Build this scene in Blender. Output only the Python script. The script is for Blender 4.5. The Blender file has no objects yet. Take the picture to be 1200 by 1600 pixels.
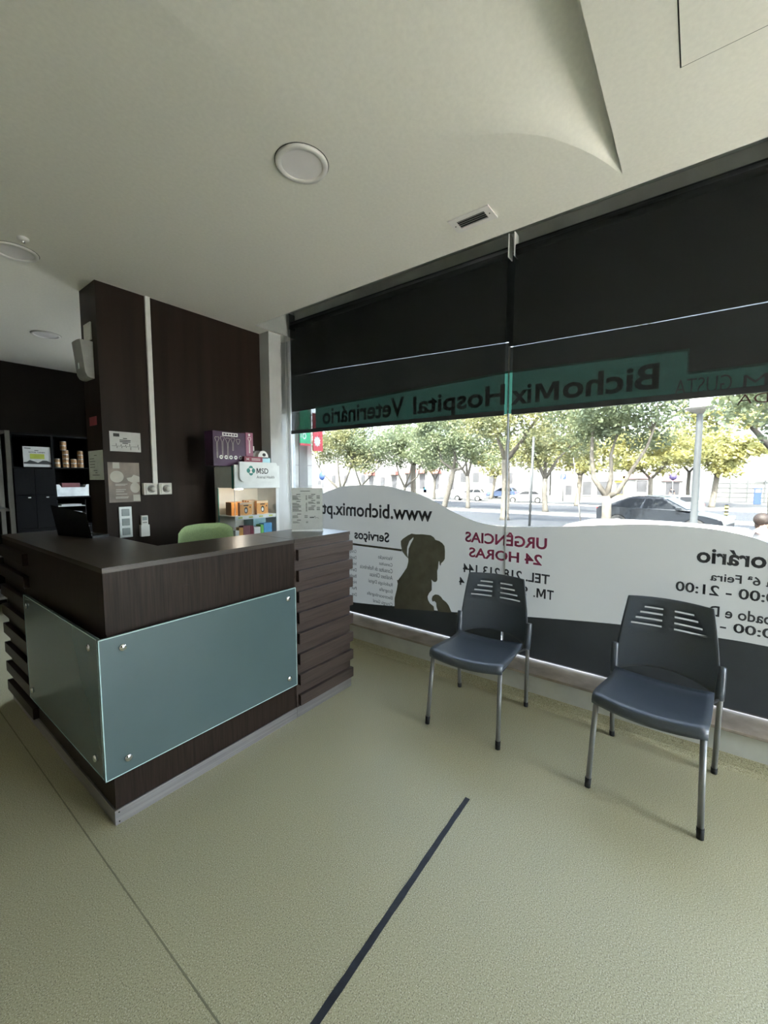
import bpy, bmesh, math, random
from mathutils import Vector, Matrix
random.seed(7)
S = bpy.context.scene
C = S.collection
PI = math.pi

# ------------------------------------------------------------------ camera, world, light, exposure
cam_d = bpy.data.cameras.new('camera')
cam_d.sensor_fit = 'HORIZONTAL'; cam_d.sensor_width = 36.0; cam_d.lens = 19.355
cam_d.clip_start = 0.05; cam_d.clip_end = 400
cam = bpy.data.objects.new('camera', cam_d); C.objects.link(cam)
cam.location = (0, 0, 1.485)
cam.rotation_euler = (math.radians(90 - 4.608), 0, math.radians(-52.873))
S.camera = cam

world = bpy.data.worlds.new('daylight'); S.world = world; world.use_nodes = True
wn = world.node_tree.nodes; wl = world.node_tree.links
sky = wn.new('ShaderNodeTexSky'); sky.sky_type = 'NISHITA'; sky.sun_disc = False
sky.sun_elevation = math.radians(48); sky.sun_rotation = math.radians(-115); sky.dust_density = 2.5
wn['Background'].inputs['Strength'].default_value = 0.75
hs = wn.new('ShaderNodeHueSaturation'); hs.inputs['Saturation'].default_value = 0.55
wl.new(sky.outputs[0], hs.inputs['Color']); wl.new(hs.outputs[0], wn['Background'].inputs['Color'])

sun_d = bpy.data.lights.new('sun', 'SUN'); sun_d.energy = 10.0; sun_d.angle = math.radians(0.6)
sun_d.color = (1.0, 0.95, 0.86)
sun = bpy.data.objects.new('sun', sun_d); C.objects.link(sun)
sun.rotation_euler = Vector((0.62, -0.16, -0.77)).to_track_quat('-Z', 'Y').to_euler()
sun.location = (-10, -6, 20)

S.view_settings.view_transform = 'Standard'; S.view_settings.look = 'None'
S.view_settings.gamma = 1.0; S.view_settings.use_curve_mapping = False
S.view_settings.exposure = 3.4
S.cycles.max_bounces = 14; S.cycles.diffuse_bounces = 6; S.cycles.glossy_bounces = 4
S.cycles.transparent_max_bounces = 24; S.cycles.transmission_bounces = 8
S.cycles.caustics_reflective = False; S.cycles.caustics_refractive = False
S.cycles.sample_clamp_indirect = 6.0

# ------------------------------------------------------------------ materials
def new_mat(name):
    m = bpy.data.materials.new(name); m.use_nodes = True
    return m, m.node_tree.nodes, m.node_tree.links, m.node_tree.nodes['Principled BSDF']

def mat(name, col, rough=0.5, metal=0.0, spec=0.5, var=0.08, scale=12.0, bump=0.0, stretch=(1, 1, 1), detail=3.0, coat=0.0, col2=None):
    """principled surface whose colour wanders a little with procedural noise"""
    m, n, l, b = new_mat(name)
    b.inputs['Roughness'].default_value = rough; b.inputs['Metallic'].default_value = metal
    b.inputs['Specular IOR Level'].default_value = spec
    b.inputs['Coat Weight'].default_value = coat
    tc = n.new('ShaderNodeTexCoord'); mp = n.new('ShaderNodeMapping'); mp.inputs['Scale'].default_value = stretch
    nz = n.new('ShaderNodeTexNoise'); nz.inputs['Scale'].default_value = scale; nz.inputs['Detail'].default_value = detail
    rp = n.new('ShaderNodeValToRGB')
    c = col; d = col2 or tuple(max(0, x * (1 - 2 * var)) for x in c)
    u = col if col2 else tuple(min(1, x * (1 + 2 * var)) for x in c)
    rp.color_ramp.elements[0].position = 0.3; rp.color_ramp.elements[1].position = 0.7
    rp.color_ramp.elements[0].color = (*d, 1); rp.color_ramp.elements[1].color = (*u, 1)
    l.new(tc.outputs['Object'], mp.inputs['Vector']); l.new(mp.outputs[0], nz.inputs['Vector'])
    l.new(nz.outputs['Fac'], rp.inputs['Fac']); l.new(rp.outputs[0], b.inputs['Base Color'])
    if bump:
        bp = n.new('ShaderNodeBump'); bp.inputs['Strength'].default_value = bump; bp.inputs['Distance'].default_value = 0.004
        l.new(nz.outputs['Fac'], bp.inputs['Height']); l.new(bp.outputs[0], b.inputs['Normal'])
    return m

def floor_mat():
    m, n, l, b = new_mat('speckled_vinyl')
    tc = n.new('ShaderNodeTexCoord')
    n1 = n.new('ShaderNodeTexNoise'); n1.inputs['Scale'].default_value = 270; n1.inputs['Detail'].default_value = 1.5
    r1 = n.new('ShaderNodeValToRGB'); e = r1.color_ramp.elements
    e[0].position = 0.32; e[0].color = (0.18, 0.166, 0.11, 1); e[1].position = 0.68; e[1].color = (0.60, 0.575, 0.44, 1)
    k = e.new(0.44); k.color = (0.385, 0.355, 0.220, 1); k = e.new(0.58); k.color = (0.42, 0.39, 0.25, 1)
    n2 = n.new('ShaderNodeTexNoise'); n2.inputs['Scale'].default_value = 1.3; n2.inputs['Detail'].default_value = 4
    r2 = n.new('ShaderNodeValToRGB'); r2.color_ramp.elements[0].color = (0.90, 0.90, 0.90, 1); r2.color_ramp.elements[1].color = (1.06, 1.06, 1.06, 1)
    mx = n.new('ShaderNodeMix'); mx.data_type = 'RGBA'; mx.blend_type = 'MULTIPLY'; mx.inputs['Factor'].default_value = 1
    l.new(tc.outputs['Object'], n1.inputs['Vector']); l.new(tc.outputs['Object'], n2.inputs['Vector'])
    l.new(n1.outputs['Fac'], r1.inputs['Fac']); l.new(n2.outputs['Fac'], r2.inputs['Fac'])
    l.new(r1.outputs[0], mx.inputs['A']); l.new(r2.outputs[0], mx.inputs['B']); l.new(mx.outputs['Result'], b.inputs['Base Color'])
    b.inputs['Roughness'].default_value = 0.42; b.inputs['Specular IOR Level'].default_value = 0.5
    bp = n.new('ShaderNodeBump'); bp.inputs['Strength'].default_value = 0.01; bp.inputs['Distance'].default_value = 0.001
    l.new(n1.outputs['Fac'], bp.inputs['Height']); l.new(bp.outputs[0], b.inputs['Normal'])
    return m

def glass_mat(name, tint=(0.96, 0.98, 0.97), refl=0.06, rough=0.0):
    m = bpy.data.materials.new(name); m.use_nodes = True; n = m.node_tree.nodes; l = m.node_tree.links
    n.remove(n['Principled BSDF'])
    t = n.new('ShaderNodeBsdfTransparent'); t.inputs[0].default_value = (*tint, 1)
    g = n.new('ShaderNodeBsdfGlossy'); g.inputs['Roughness'].default_value = rough
    lw = n.new('ShaderNodeLayerWeight'); lw.inputs['Blend'].default_value = 0.5
    pw = n.new('ShaderNodeMath'); pw.operation = 'POWER'; pw.inputs[1].default_value = 5.0; l.new(lw.outputs['Facing'], pw.inputs[0])
    fr = n.new('ShaderNodeMath'); fr.operation = 'MULTIPLY_ADD'; fr.inputs[1].default_value = 0.8; fr.inputs[2].default_value = refl * 0.4; l.new(pw.outputs[0], fr.inputs[0])
    mx = n.new('ShaderNodeMixShader')
    l.new(fr.outputs[0], mx.inputs[0]); l.new(t.outputs[0], mx.inputs[1]); l.new(g.outputs[0], mx.inputs[2])
    l.new(mx.outputs[0], n['Material Output'].inputs[0])
    return m

def film_mat(name, col, trans, rough=0.6, opaque=0.0):
    """thin vinyl film: reflects col, lets light through as trans (diffusely)"""
    m = bpy.data.materials.new(name); m.use_nodes = True; n = m.node_tree.nodes; l = m.node_tree.links
    b = n['Principled BSDF']; b.inputs['Base Color'].default_value = (*col, 1); b.inputs['Roughness'].default_value = rough
    b.inputs['Specular IOR Level'].default_value = 0.25
    nz = n.new('ShaderNodeTexNoise'); nz.inputs['Scale'].default_value = 2.5
    tc = n.new('ShaderNodeTexCoord'); l.new(tc.outputs['Object'], nz.inputs['Vector'])
    rp = n.new('ShaderNodeValToRGB')
    rp.color_ramp.elements[0].color = (*[x * 0.93 for x in trans], 1); rp.color_ramp.elements[1].color = (*trans, 1)
    l.new(nz.outputs['Fac'], rp.inputs['Fac'])
    t = n.new('ShaderNodeBsdfTranslucent'); l.new(rp.outputs[0], t.inputs['Color'])
    a = n.new('ShaderNodeAddShader'); l.new(b.outputs[0], a.inputs[0]); l.new(t.outputs[0], a.inputs[1])
    l.new(a.outputs[0], n['Material Output'].inputs[0])
    return m

def mesh_fabric(name, col, openness):
    """roller-blind screen cloth: dark yarn with tiny see-through holes"""
    m = bpy.data.materials.new(name); m.use_nodes = True; n = m.node_tree.nodes; l = m.node_tree.links
    b = n['Principled BSDF']; b.inputs['Base Color'].default_value = (*col, 1); b.inputs['Roughness'].default_value = 0.85
    b.inputs['Specular IOR Level'].default_value = 0.15
    nz = n.new('ShaderNodeTexNoise'); nz.inputs['Scale'].default_value = 1.6
    tc = n.new('ShaderNodeTexCoord'); l.new(tc.outputs['Object'], nz.inputs['Vector'])
    mr = n.new('ShaderNodeMapRange'); mr.inputs['To Min'].default_value = openness * 0.85; mr.inputs['To Max'].default_value = openness * 1.15
    l.new(nz.outputs['Fac'], mr.inputs['Value'])
    t = n.new('ShaderNodeBsdfTransparent'); mx = n.new('ShaderNodeMixShader')
    l.new(mr.outputs[0], mx.inputs[0]); l.new(b.outputs[0], mx.inputs[1]); l.new(t.outputs[0], mx.inputs[2])
    l.new(mx.outputs[0], n['Material Output'].inputs[0])
    return m

def leaf_mat(name, c1, c2):
    m = bpy.data.materials.new(name); m.use_nodes = True; n = m.node_tree.nodes; l = m.node_tree.links
    b = n['Principled BSDF']; b.inputs['Roughness'].default_value = 0.55
    nz = n.new('ShaderNodeTexNoise'); nz.inputs['Scale'].default_value = 1.1; nz.inputs['Detail'].default_value = 5
    tc = n.new('ShaderNodeTexCoord'); l.new(tc.outputs['Object'], nz.inputs['Vector'])
    rp = n.new('ShaderNodeValToRGB'); rp.color_ramp.elements[0].position = 0.36; rp.color_ramp.elements[1].position = 0.64
    rp.color_ramp.elements[0].color = (*c1, 1); rp.color_ramp.elements[1].color = (*c2, 1)
    l.new(nz.outputs['Fac'], rp.inputs['Fac']); l.new(rp.outputs[0], b.inputs['Base Color'])
    t = n.new('ShaderNodeBsdfTranslucent'); l.new(rp.outputs[0], t.inputs['Color'])
    a = n.new('ShaderNodeMixShader'); a.inputs[0].default_value = 0.45
    l.new(b.outputs[0], a.inputs[1]); l.new(t.outputs[0], a.inputs[2]); l.new(a.outputs[0], n['Material Output'].inputs[0])
    return m

M = {}
M['floor'] = floor_mat()
M['seam'] = mat('floor_seam', (0.20, 0.19, 0.12), 0.6)
M['ceiling'] = mat('ceiling_paint', (0.80, 0.775, 0.71), 0.9, spec=0.2, var=0.015, scale=60, bump=0.05)
M['white_wall'] = mat('white_wall_paint', (0.50, 0.505, 0.495), 0.8, spec=0.2, var=0.03, scale=5)
M['grey_wall'] = mat('grey_wall_paint', (0.52, 0.53, 0.50), 0.8, spec=0.2, var=0.05, scale=6)
M['left_wall'] = mat('beige_bounce_wall', (0.62, 0.59, 0.53), 0.8, spec=0.2, var=0.04)  # unseen wall, toned pale to bounce light onto left-facing sides
M['pocket'] = mat('pocket_shade_grey', (0.32, 0.33, 0.31), 0.8, spec=0.2, var=0.03)  # ceiling colour darkened to grey for the shade inside the blind pocket
M['dark_wall'] = mat('dark_brown_wall', (0.023, 0.0150, 0.0115), 0.45, spec=0.12, var=0.10, scale=2, stretch=(6, 6, 0.4))
M['far_wall'] = mat('far_brown_wall', (0.014, 0.0105, 0.008), 0.65, spec=0.12, var=0.08, scale=3)
M['wenge'] = mat('dark_wenge_laminate', (0.025, 0.0160, 0.0122), 0.40, spec=0.13, var=0.16, scale=9, stretch=(14, 14, 0.5), detail=5)
M['wenge_h_sheen'] = mat('wenge_lengthwise_window_sheen', (0.058, 0.041, 0.034), 0.40, spec=0.28, var=0.14, scale=9, stretch=(0.5, 14, 14), detail=5)  # paler laminate: window gloss on the end slats is put into the colour
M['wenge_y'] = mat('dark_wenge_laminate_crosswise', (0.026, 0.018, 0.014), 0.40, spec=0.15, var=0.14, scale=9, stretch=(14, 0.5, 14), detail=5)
M['wenge_top'] = mat('dark_wenge_worktop', (0.040, 0.028, 0.021), 0.32, spec=0.45, var=0.12, scale=8, stretch=(0.5, 12, 12), detail=5)
M['steel'] = mat('brushed_steel', (0.40, 0.38, 0.39), 0.38, metal=0.85, var=0.10, scale=8, stretch=(0.3, 0.3, 30))
M['chrome'] = mat('chrome', (0.75, 0.75, 0.75), 0.16, metal=1.0, var=0.03)
M['marble'] = mat('sill_marble', (0.29, 0.245, 0.205), 0.65, spec=0.2, var=0.16, scale=7, detail=8)
M['white_frame'] = mat('white_frame_paint', (0.78, 0.79, 0.79), 0.45, var=0.03)
M['alu'] = mat('anodised_aluminium', (0.72, 0.73, 0.73), 0.35, metal=0.4, var=0.04)
M['glass'] = glass_mat('window_glass')
M['dimmed_glass'] = glass_mat('street_dimming_glass', (0.455, 0.47, 0.465))  # tint added to dim the overbright street behind the panes
M['silicone'] = film_mat('clear_silicone', (0.30, 0.30, 0.29), (0.20, 0.20, 0.195))
M['clear'] = glass_mat('clear_acrylic', (0.97, 0.98, 0.98))
M['wave'] = film_mat('white_window_film', (0.42, 0.42, 0.41), (0.112, 0.108, 0.100))
M['green_film'] = film_mat('green_window_film', (0.02, 0.10, 0.065), (0.045, 0.140, 0.100))
M['olive_film'] = film_mat('grey_olive_film', (0.03, 0.03, 0.026), (0.012, 0.012, 0.010))
M['dark_film'] = mat('charcoal_window_film', (0.046, 0.052, 0.058), 0.55, spec=0.3, var=0.08, scale=3)
M['ink'] = mat('dark_grey_lettering', (0.045, 0.046, 0.048), 0.6, spec=0.2)
M['crimson'] = mat('crimson_lettering', (0.30, 0.045, 0.10), 0.6, spec=0.2)
M['dog'] = mat('dark_olive_lettering', (0.120, 0.115, 0.083), 0.6, spec=0.2)
M['signdark'] = mat('dark_sign_lettering', (0.010, 0.016, 0.014), 0.7, spec=0.1)
M['redline'] = mat('dark_red_lettering', (0.10, 0.02, 0.03), 0.6)
M['blind'] = mesh_fabric('screen_fabric', (0.028, 0.030, 0.030), 0.12)
M['blind_bar'] = mat('blind_hem_bar', (0.018, 0.020, 0.022), 0.6)
M['cable'] = mat('white_plastic', (0.72, 0.72, 0.69), 0.45, var=0.03)
M['plastic_white'] = mat('ivory_plastic', (0.66, 0.65, 0.60), 0.42, var=0.04)
M['plastic_grey'] = mat('grey_plastic', (0.30, 0.30, 0.285), 0.45, var=0.05)
M['silver'] = mat('silver_plastic', (0.62, 0.65, 0.65), 0.30, metal=0.4, var=0.05)
M['rocker'] = mat('grey_rocker', (0.27, 0.31, 0.31), 0.30, metal=0.2, var=0.05)
M['paper'] = mat('white_paper', (0.55, 0.555, 0.55), 0.6, var=0.03, scale=20)
M['paper_dim'] = mat('greyish_paper', (0.60, 0.63, 0.58), 0.6, var=0.04, scale=20)
M['poster'] = mat('taupe_poster', (0.215, 0.172, 0.14), 0.45, var=0.18, scale=9, detail=5)
M['poster_light'] = mat('cream_print', (0.46, 0.43, 0.37), 0.5, var=0.05)
M['black'] = mat('black_paint', (0.004, 0.004, 0.0045), 0.6, spec=0.12, var=0.1)
M['black_gloss'] = mat('black_gloss_plastic', (0.010, 0.010, 0.011), 0.25, var=0.1)
M['chair_plastic'] = mat('blue_black_plastic', (0.043, 0.054, 0.071), 0.33, spec=0.75, var=0.06, scale=300, bump=0.12)
M['chair_tube'] = mat('grey_steel_tube', (0.24, 0.24, 0.245), 0.45, metal=0.5, var=0.05)
M['rubber'] = mat('black_rubber', (0.012, 0.012, 0.012), 0.75)
M['tape'] = mat('black_floor_tape', (0.014, 0.016, 0.022), 0.5, var=0.25, scale=30)
M['green_cloth'] = mat('pale_green_upholstery', (0.33, 0.42, 0.20), 0.8, spec=0.2, var=0.06, scale=150, bump=0.15)
def frosted():
    m, n, l, b = new_mat('frosted_sea_glass')
    tc = n.new('ShaderNodeTexCoord'); nz = n.new('ShaderNodeTexNoise'); nz.inputs['Scale'].default_value = 2.2; nz.inputs['Detail'].default_value = 4
    rp = n.new('ShaderNodeValToRGB'); rp.color_ramp.elements[0].color = (0.070, 0.105, 0.108, 1); rp.color_ramp.elements[1].color = (0.090, 0.132, 0.136, 1)
    l.new(tc.outputs['Object'], nz.inputs['Vector']); l.new(nz.outputs['Fac'], rp.inputs['Fac']); l.new(rp.outputs[0], b.inputs['Base Color'])
    b.inputs['Roughness'].default_value = 0.22; b.inputs['Specular IOR Level'].default_value = 0.5
    return m
M['frosted'] = frosted()
M['glass_edge'] = mat('pale_green_glass_edge', (0.45, 0.62, 0.60), 0.15)
M['display'] = mat('display_white', (0.66, 0.68, 0.67), 0.35, var=0.03)
M['display_in'] = mat('display_lining', (0.82, 0.77, 0.68), 0.6, var=0.03)
M['teal'] = mat('teal_edge', (0.01, 0.20, 0.16), 0.35)
M['purple'] = mat('dark_purple_card', (0.055, 0.020, 0.060), 0.45, var=0.25, scale=4)
M['mauve'] = mat('mauve_card', (0.30, 0.10, 0.17), 0.45, var=0.06)
M['redcard'] = mat('wine_red_card', (0.23, 0.022, 0.050), 0.45, var=0.06)
M['orange'] = mat('orange_card', (0.80, 0.36, 0.10), 0.5, var=0.05)
M['peach'] = mat('peach_card', (0.85, 0.62, 0.40), 0.5, var=0.05)
M['brown_card'] = mat('brown_card', (0.26, 0.11, 0.04), 0.5, var=0.10)
M['yellow_card'] = mat('amber_card', (0.75, 0.36, 0.08), 0.5)
M['green_card'] = mat('green_card', (0.16, 0.50, 0.10), 0.5)
M['blue_card'] = mat('blue_card', (0.09, 0.32, 0.62), 0.5)
M['cyan_card'] = mat('light_blue_card', (0.42, 0.68, 0.76), 0.5)
M['rose'] = mat('muted_rose_card', (0.30, 0.11, 0.12), 0.5)
M['tin_gold'] = mat('tin_gold_label', (0.36, 0.21, 0.10), 0.35, metal=0.25, var=0.35, scale=40)
M['tin_pink'] = mat('tin_pink_label', (0.50, 0.28, 0.24), 0.35, metal=0.25, var=0.35, scale=40)
M['lime'] = mat('lime_print', (0.38, 0.42, 0.06), 0.5)
M['red_sticker'] = mat('red_sticker', (0.32, 0.055, 0.065), 0.5)
M['white_tray'] = mat('white_tray_plastic', (0.80, 0.84, 0.88), 0.4)
M['rack'] = mat('grey_beige_rack', (0.10, 0.092, 0.075), 0.5)
M['diffuser'] = mat('white_light_diffuser', (0.80, 0.76, 0.77), 0.5, var=0.01)
M['rim'] = mat('white_light_rim', (0.76, 0.73, 0.71), 0.4, var=0.02)
M['gap'] = mat('dark_gap', (0.02, 0.02, 0.018), 0.8)
# street
M['asphalt'] = mat('grey_asphalt', (0.034, 0.037, 0.043), 0.9, var=0.10, scale=3, detail=8)
M['paving'] = mat('pale_paving', (0.075, 0.073, 0.068), 0.9, var=0.10, scale=2, detail=6)
M['pale_paving'] = mat('pale_bounce_paving', (0.62, 0.59, 0.54), 0.9, var=0.08, scale=2, detail=6)  # unseen ground, toned pale so it bounces sunlight onto the ceiling
M['lane_green'] = mat('green_cycle_lane', (0.05, 0.12, 0.09), 0.8)
M['stone'] = mat('pale_limestone', (0.66, 0.63, 0.57), 0.8, var=0.08, scale=5, detail=6)
M['stone_grey'] = mat('grey_limestone', (0.30, 0.285, 0.265), 0.8, var=0.08, scale=5, detail=6)
M['render_white'] = mat('white_render', (0.21, 0.208, 0.20), 0.9, var=0.03, scale=0.6)
M['pane_dark'] = mat('shop_pane', (0.06, 0.06, 0.065), 0.15, var=0.12, scale=1)
M['awning_red'] = mat('red_awning', (0.40, 0.13, 0.11), 0.7)
M['yellow_paint'] = mat('yellow_paint', (0.75, 0.62, 0.10), 0.6)
M['pink_paint'] = mat('pink_paint', (0.70, 0.34, 0.36), 0.7)
M['bark'] = mat('grey_bark', (0.085, 0.077, 0.065), 0.9, var=0.2, scale=8, detail=6)
M['bark_pale'] = mat('pale_bark', (0.12, 0.105, 0.085), 0.9, var=0.2, scale=8, detail=6)
M['leaf_green'] = leaf_mat('leaves_grey_green', (0.105, 0.135, 0.085), (0.21, 0.24, 0.125))
M['leaf_olive'] = leaf_mat('leaves_olive', (0.13, 0.15, 0.085), (0.27, 0.26, 0.11))
M['leaf_yellow'] = leaf_mat('leaves_yellow', (0.19, 0.20, 0.085), (0.37, 0.34, 0.12))
M['post'] = mat('grey_post', (0.075, 0.08, 0.082), 0.5, metal=0.3)
M['car_black'] = mat('black_car_paint', (0.012, 0.015, 0.020), 0.3, spec=0.4, coat=0.2, var=0.03)
M['car_white'] = mat('white_car_paint', (0.46, 0.46, 0.455), 0.3, coat=0.2, var=0.02)
M['car_silver'] = mat('silver_car_paint', (0.20, 0.21, 0.215), 0.3, metal=0.3, coat=0.2, var=0.02)
M['car_blue'] = mat('blue_car_paint', (0.10, 0.14, 0.24), 0.25, coat=0.5, var=0.02)
M['car_glass'] = mat('car_window', (0.010, 0.012, 0.015), 0.25, spec=0.10, var=0.05)
M['tail'] = mat('red_tail_light', (0.60, 0.03, 0.03), 0.2)
M['head'] = mat('clear_head_light', (0.75, 0.77, 0.78), 0.15)
M['tyre'] = mat('tyre_rubber', (0.02, 0.02, 0.02), 0.8)
M['alloy'] = mat('alloy_wheel', (0.55, 0.55, 0.55), 0.35, metal=0.5)
M['flag_green'] = mat('green_sign', (0.02, 0.48, 0.20), 0.5)
M['flag_red'] = mat('red_sign', (0.72, 0.05, 0.07), 0.5)
M['sign_blue'] = mat('blue_sign', (0.02, 0.045, 0.13), 0.5)
M['sign_purple'] = mat('dark_violet_sign', (0.04, 0.03, 0.08), 0.5)
M['skin'] = mat('skin', (0.50, 0.30, 0.22), 0.6, var=0.04)
M['hair'] = mat('brown_hair', (0.022, 0.013, 0.009), 0.6, var=0.3, scale=60, stretch=(1, 1, 0.2))
M['cloth_white'] = mat('white_shirt', (0.78, 0.80, 0.84), 0.8)
M['cloth_dark'] = mat('dark_clothes', (0.05, 0.05, 0.06), 0.8)
M['cloth_red'] = mat('red_clothes', (0.55, 0.06, 0.06), 0.8)
M['cloth_jeans'] = mat('grey_blue_trousers', (0.12, 0.15, 0.21), 0.8)

def emit(name, col, s):
    m = bpy.data.materials.new(name); m.use_nodes = True; n = m.node_tree.nodes
    n['Principled BSDF'].inputs['Emission Color'].default_value = (*col, 1)
    n['Principled BSDF'].inputs['Emission Strength'].default_value = s
    return m
M['led'] = emit('warm_cabinet_led', (1.0, 0.88, 0.72), 9.0)

# ------------------------------------------------------------------ mesh helpers
ORG = {}          # thing root -> world origin its part meshes are written relative to

class MB:
    def __init__(s): s.bm = bmesh.new(); s.mi = 0
    def _f(s, f):
        f.material_index = s.mi; return f
    def faces(s, vs, fs, smooth=False):
        v = [s.bm.verts.new(p) for p in vs]
        for f in fs:
            try:
                k = s._f(s.bm.faces.new([v[i] for i in f])); k.smooth = smooth
            except ValueError: pass
        return s
    def box(s, x0, x1, y0, y1, z0, z1, bev=0.0, seg=2):
        b = bmesh.new()
        v = [b.verts.new((x, y, z)) for x in (x0, x1) for y in (y0, y1) for z in (z0, z1)]
        for f in ((0, 1, 3, 2), (4, 6, 7, 5), (0, 4, 5, 1), (2, 3, 7, 6), (0, 2, 6, 4), (1, 5, 7, 3)):
            b.faces.new([v[i] for i in f])
        if bev: bmesh.ops.bevel(b, geom=b.edges[:], offset=bev, segments=seg, affect='EDGES', profile=0.5)
        return s.merge(b)
    def merge(s, b, xf=None):
        if xf is not None: bmesh.ops.transform(b, matrix=xf, verts=b.verts[:])
        mp = {}
        for v in b.verts: mp[v] = s.bm.verts.new(v.co)
        for f in b.faces:
            try:
                k = s.bm.faces.new([mp[v] for v in f.verts]); k.material_index = s.mi; k.smooth = f.smooth
            except ValueError: pass
        b.free(); return s
    def tube(s, pts, r, n=10, cap=True):
        pts = [Vector(p) for p in pts]; rs = r if isinstance(r, (list, tuple)) else [r] * len(pts)
        rings = []; up = None
        for i, p in enumerate(pts):
            d = (pts[min(i + 1, len(pts) - 1)] - pts[max(i - 1, 0)]).normalized()
            if up is None:
                up = Vector((0, 0, 1)) if abs(d.z) < 0.9 else Vector((1, 0, 0))
            a = d.cross(up).normalized(); b = a.cross(d).normalized(); up = b
            rings.append([s.bm.verts.new(p + (a * math.cos(2 * PI * k / n) + b * math.sin(2 * PI * k / n)) * rs[i]) for k in range(n)])
        for i in range(len(rings) - 1):
            for k in range(n):
                f = s._f(s.bm.faces.new((rings[i][k], rings[i][(k + 1) % n], rings[i + 1][(k + 1) % n], rings[i + 1][k]))); f.smooth = True
        if cap:
            s._f(s.bm.faces.new(rings[0][::-1])); s._f(s.bm.faces.new(rings[-1]))
        return s
    def lathe(s, prof, o=(0, 0, 0), ax='z', n=28, smooth=True):
        """prof: list of (r, h) turned about an axis through o"""
        o = Vector(o)
        def P(r, h, a):
            c, q = r * math.cos(a), r * math.sin(a)
            return o + Vector({'z': (c, q, h), 'y': (c, h, q), 'x': (h, c, q)}[ax])
        rings = [[s.bm.verts.new(P(r, h, 2 * PI * k / n)) for k in range(n)] if r > 1e-6 else [s.bm.verts.new(P(0, h, 0))] for r, h in prof]
        for a, b in zip(rings, rings[1:]):
            for k in range(n):
                k2 = (k + 1) % n
                if len(a) == 1 and len(b) == 1: continue
                vs = (a[0], b[k2], b[k]) if len(a) == 1 else (a[k], a[k2], b[0]) if len(b) == 1 else (a[k], a[k2], b[k2], b[k])
                f = s._f(s.bm.faces.new(vs)); f.smooth = smooth
        return s
    def poly(s, outer, holes=(), fn=None, depth=0.0, dirv=None):
        """flat outline (2-D) with holes, mapped into space by fn; extruded along dirv by depth"""
        b = bmesh.new(); edges = []
        for loop in [outer, *holes]:
            vs = [b.verts.new((p[0], p[1], 0)) for p in loop]
            edges += [b.edges.new((vs[i], vs[(i + 1) % len(vs)])) for i in range(len(vs))]
        bmesh.ops.triangle_fill(b, use_beauty=True, use_dissolve=False, edges=edges)
        if depth:
            r = bmesh.ops.extrude_face_region(b, geom=b.faces[:])
            for v in [g for g in r['geom'] if isinstance(g, bmesh.types.BMVert)]: v.co.z += depth
        for v in b.verts:
            q = Vector(fn(v.co.x, v.co.y)) if fn else Vector((v.co.x, v.co.y, 0))
            if depth: q = q + Vector(dirv) * v.co.z
            v.co = q
        bmesh.ops.recalc_face_normals(b, faces=b.faces[:])
        return s.merge(b)
    def sphere(s, c, r, seg=14, sq=(1, 1, 1)):
        b = bmesh.new(); bmesh.ops.create_uvsphere(b, u_segments=seg, v_segments=max(6, seg * 2 // 3), radius=r)
        for f in b.faces: f.smooth = True
        return s.merge(b, Matrix.Translation(c) @ Matrix.Diagonal((*sq, 1)))
    def build(s, name, m, parent=None, recalc=True):
        if recalc: bmesh.ops.recalc_face_normals(s.bm, faces=s.bm.faces[:])
        me = bpy.data.meshes.new(name); s.bm.to_mesh(me); s.bm.free()
        for k in (m if isinstance(m, (list, tuple)) else [m]): me.materials.append(k)
        return link(name, me, parent)

def link(name, me, parent=None):
    o = bpy.data.objects.new(name, me); C.objects.link(o)
    if parent is not None:
        org = ORG[parent]
        me.transform(Matrix.Translation(-org)); o.parent = parent; ORG[o] = org
    else:
        lo = Vector((min(v.co.x for v in me.vertices), min(v.co.y for v in me.vertices), min(v.co.z for v in me.vertices)))
        hi = Vector((max(v.co.x for v in me.vertices), max(v.co.y for v in me.vertices), 0))
        org = Vector(((lo.x + hi.x) / 2, (lo.y + hi.y) / 2, lo.z))
        me.transform(Matrix.Translation(-org)); o.location = org; ORG[o] = org
    return o

def tag(o, label, cat, group=None):
    o['label'] = label; o['category'] = cat
    if group: o['group'] = group
    return o
def thing(name, loc, label, cat, group=None):
    o = bpy.data.objects.new(name, None); C.objects.link(o); o.location = loc; o.empty_display_size = 0.1
    ORG[o] = Vector(loc); return tag(o, label, cat, group)
def local_thing(name, label, cat, group=None):
    return thing(name, (0, 0, 0), label, cat, group)
def struct(name, mb, m, parent=None):
    o = mb.build(name, m, parent)
    if parent is None: o['kind'] = 'structure'
    return o
def dup(root, loc, rz, label, group=None):
    def cp(o, p):
        c = o.copy(); C.objects.link(c)
        if p is not None: c.parent = p
        for ch in [k for k in C.objects if k.parent == o]: cp(ch, c)
        return c
    r = cp(root, None); r.location = loc; r.rotation_euler = (0, 0, rz); r['label'] = label
    if group: r['group'] = group
    return r
def bx(name, m, parent, *a, bev=0.0):
    return MB().box(*a, bev=bev).build(name, m, parent)

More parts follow.
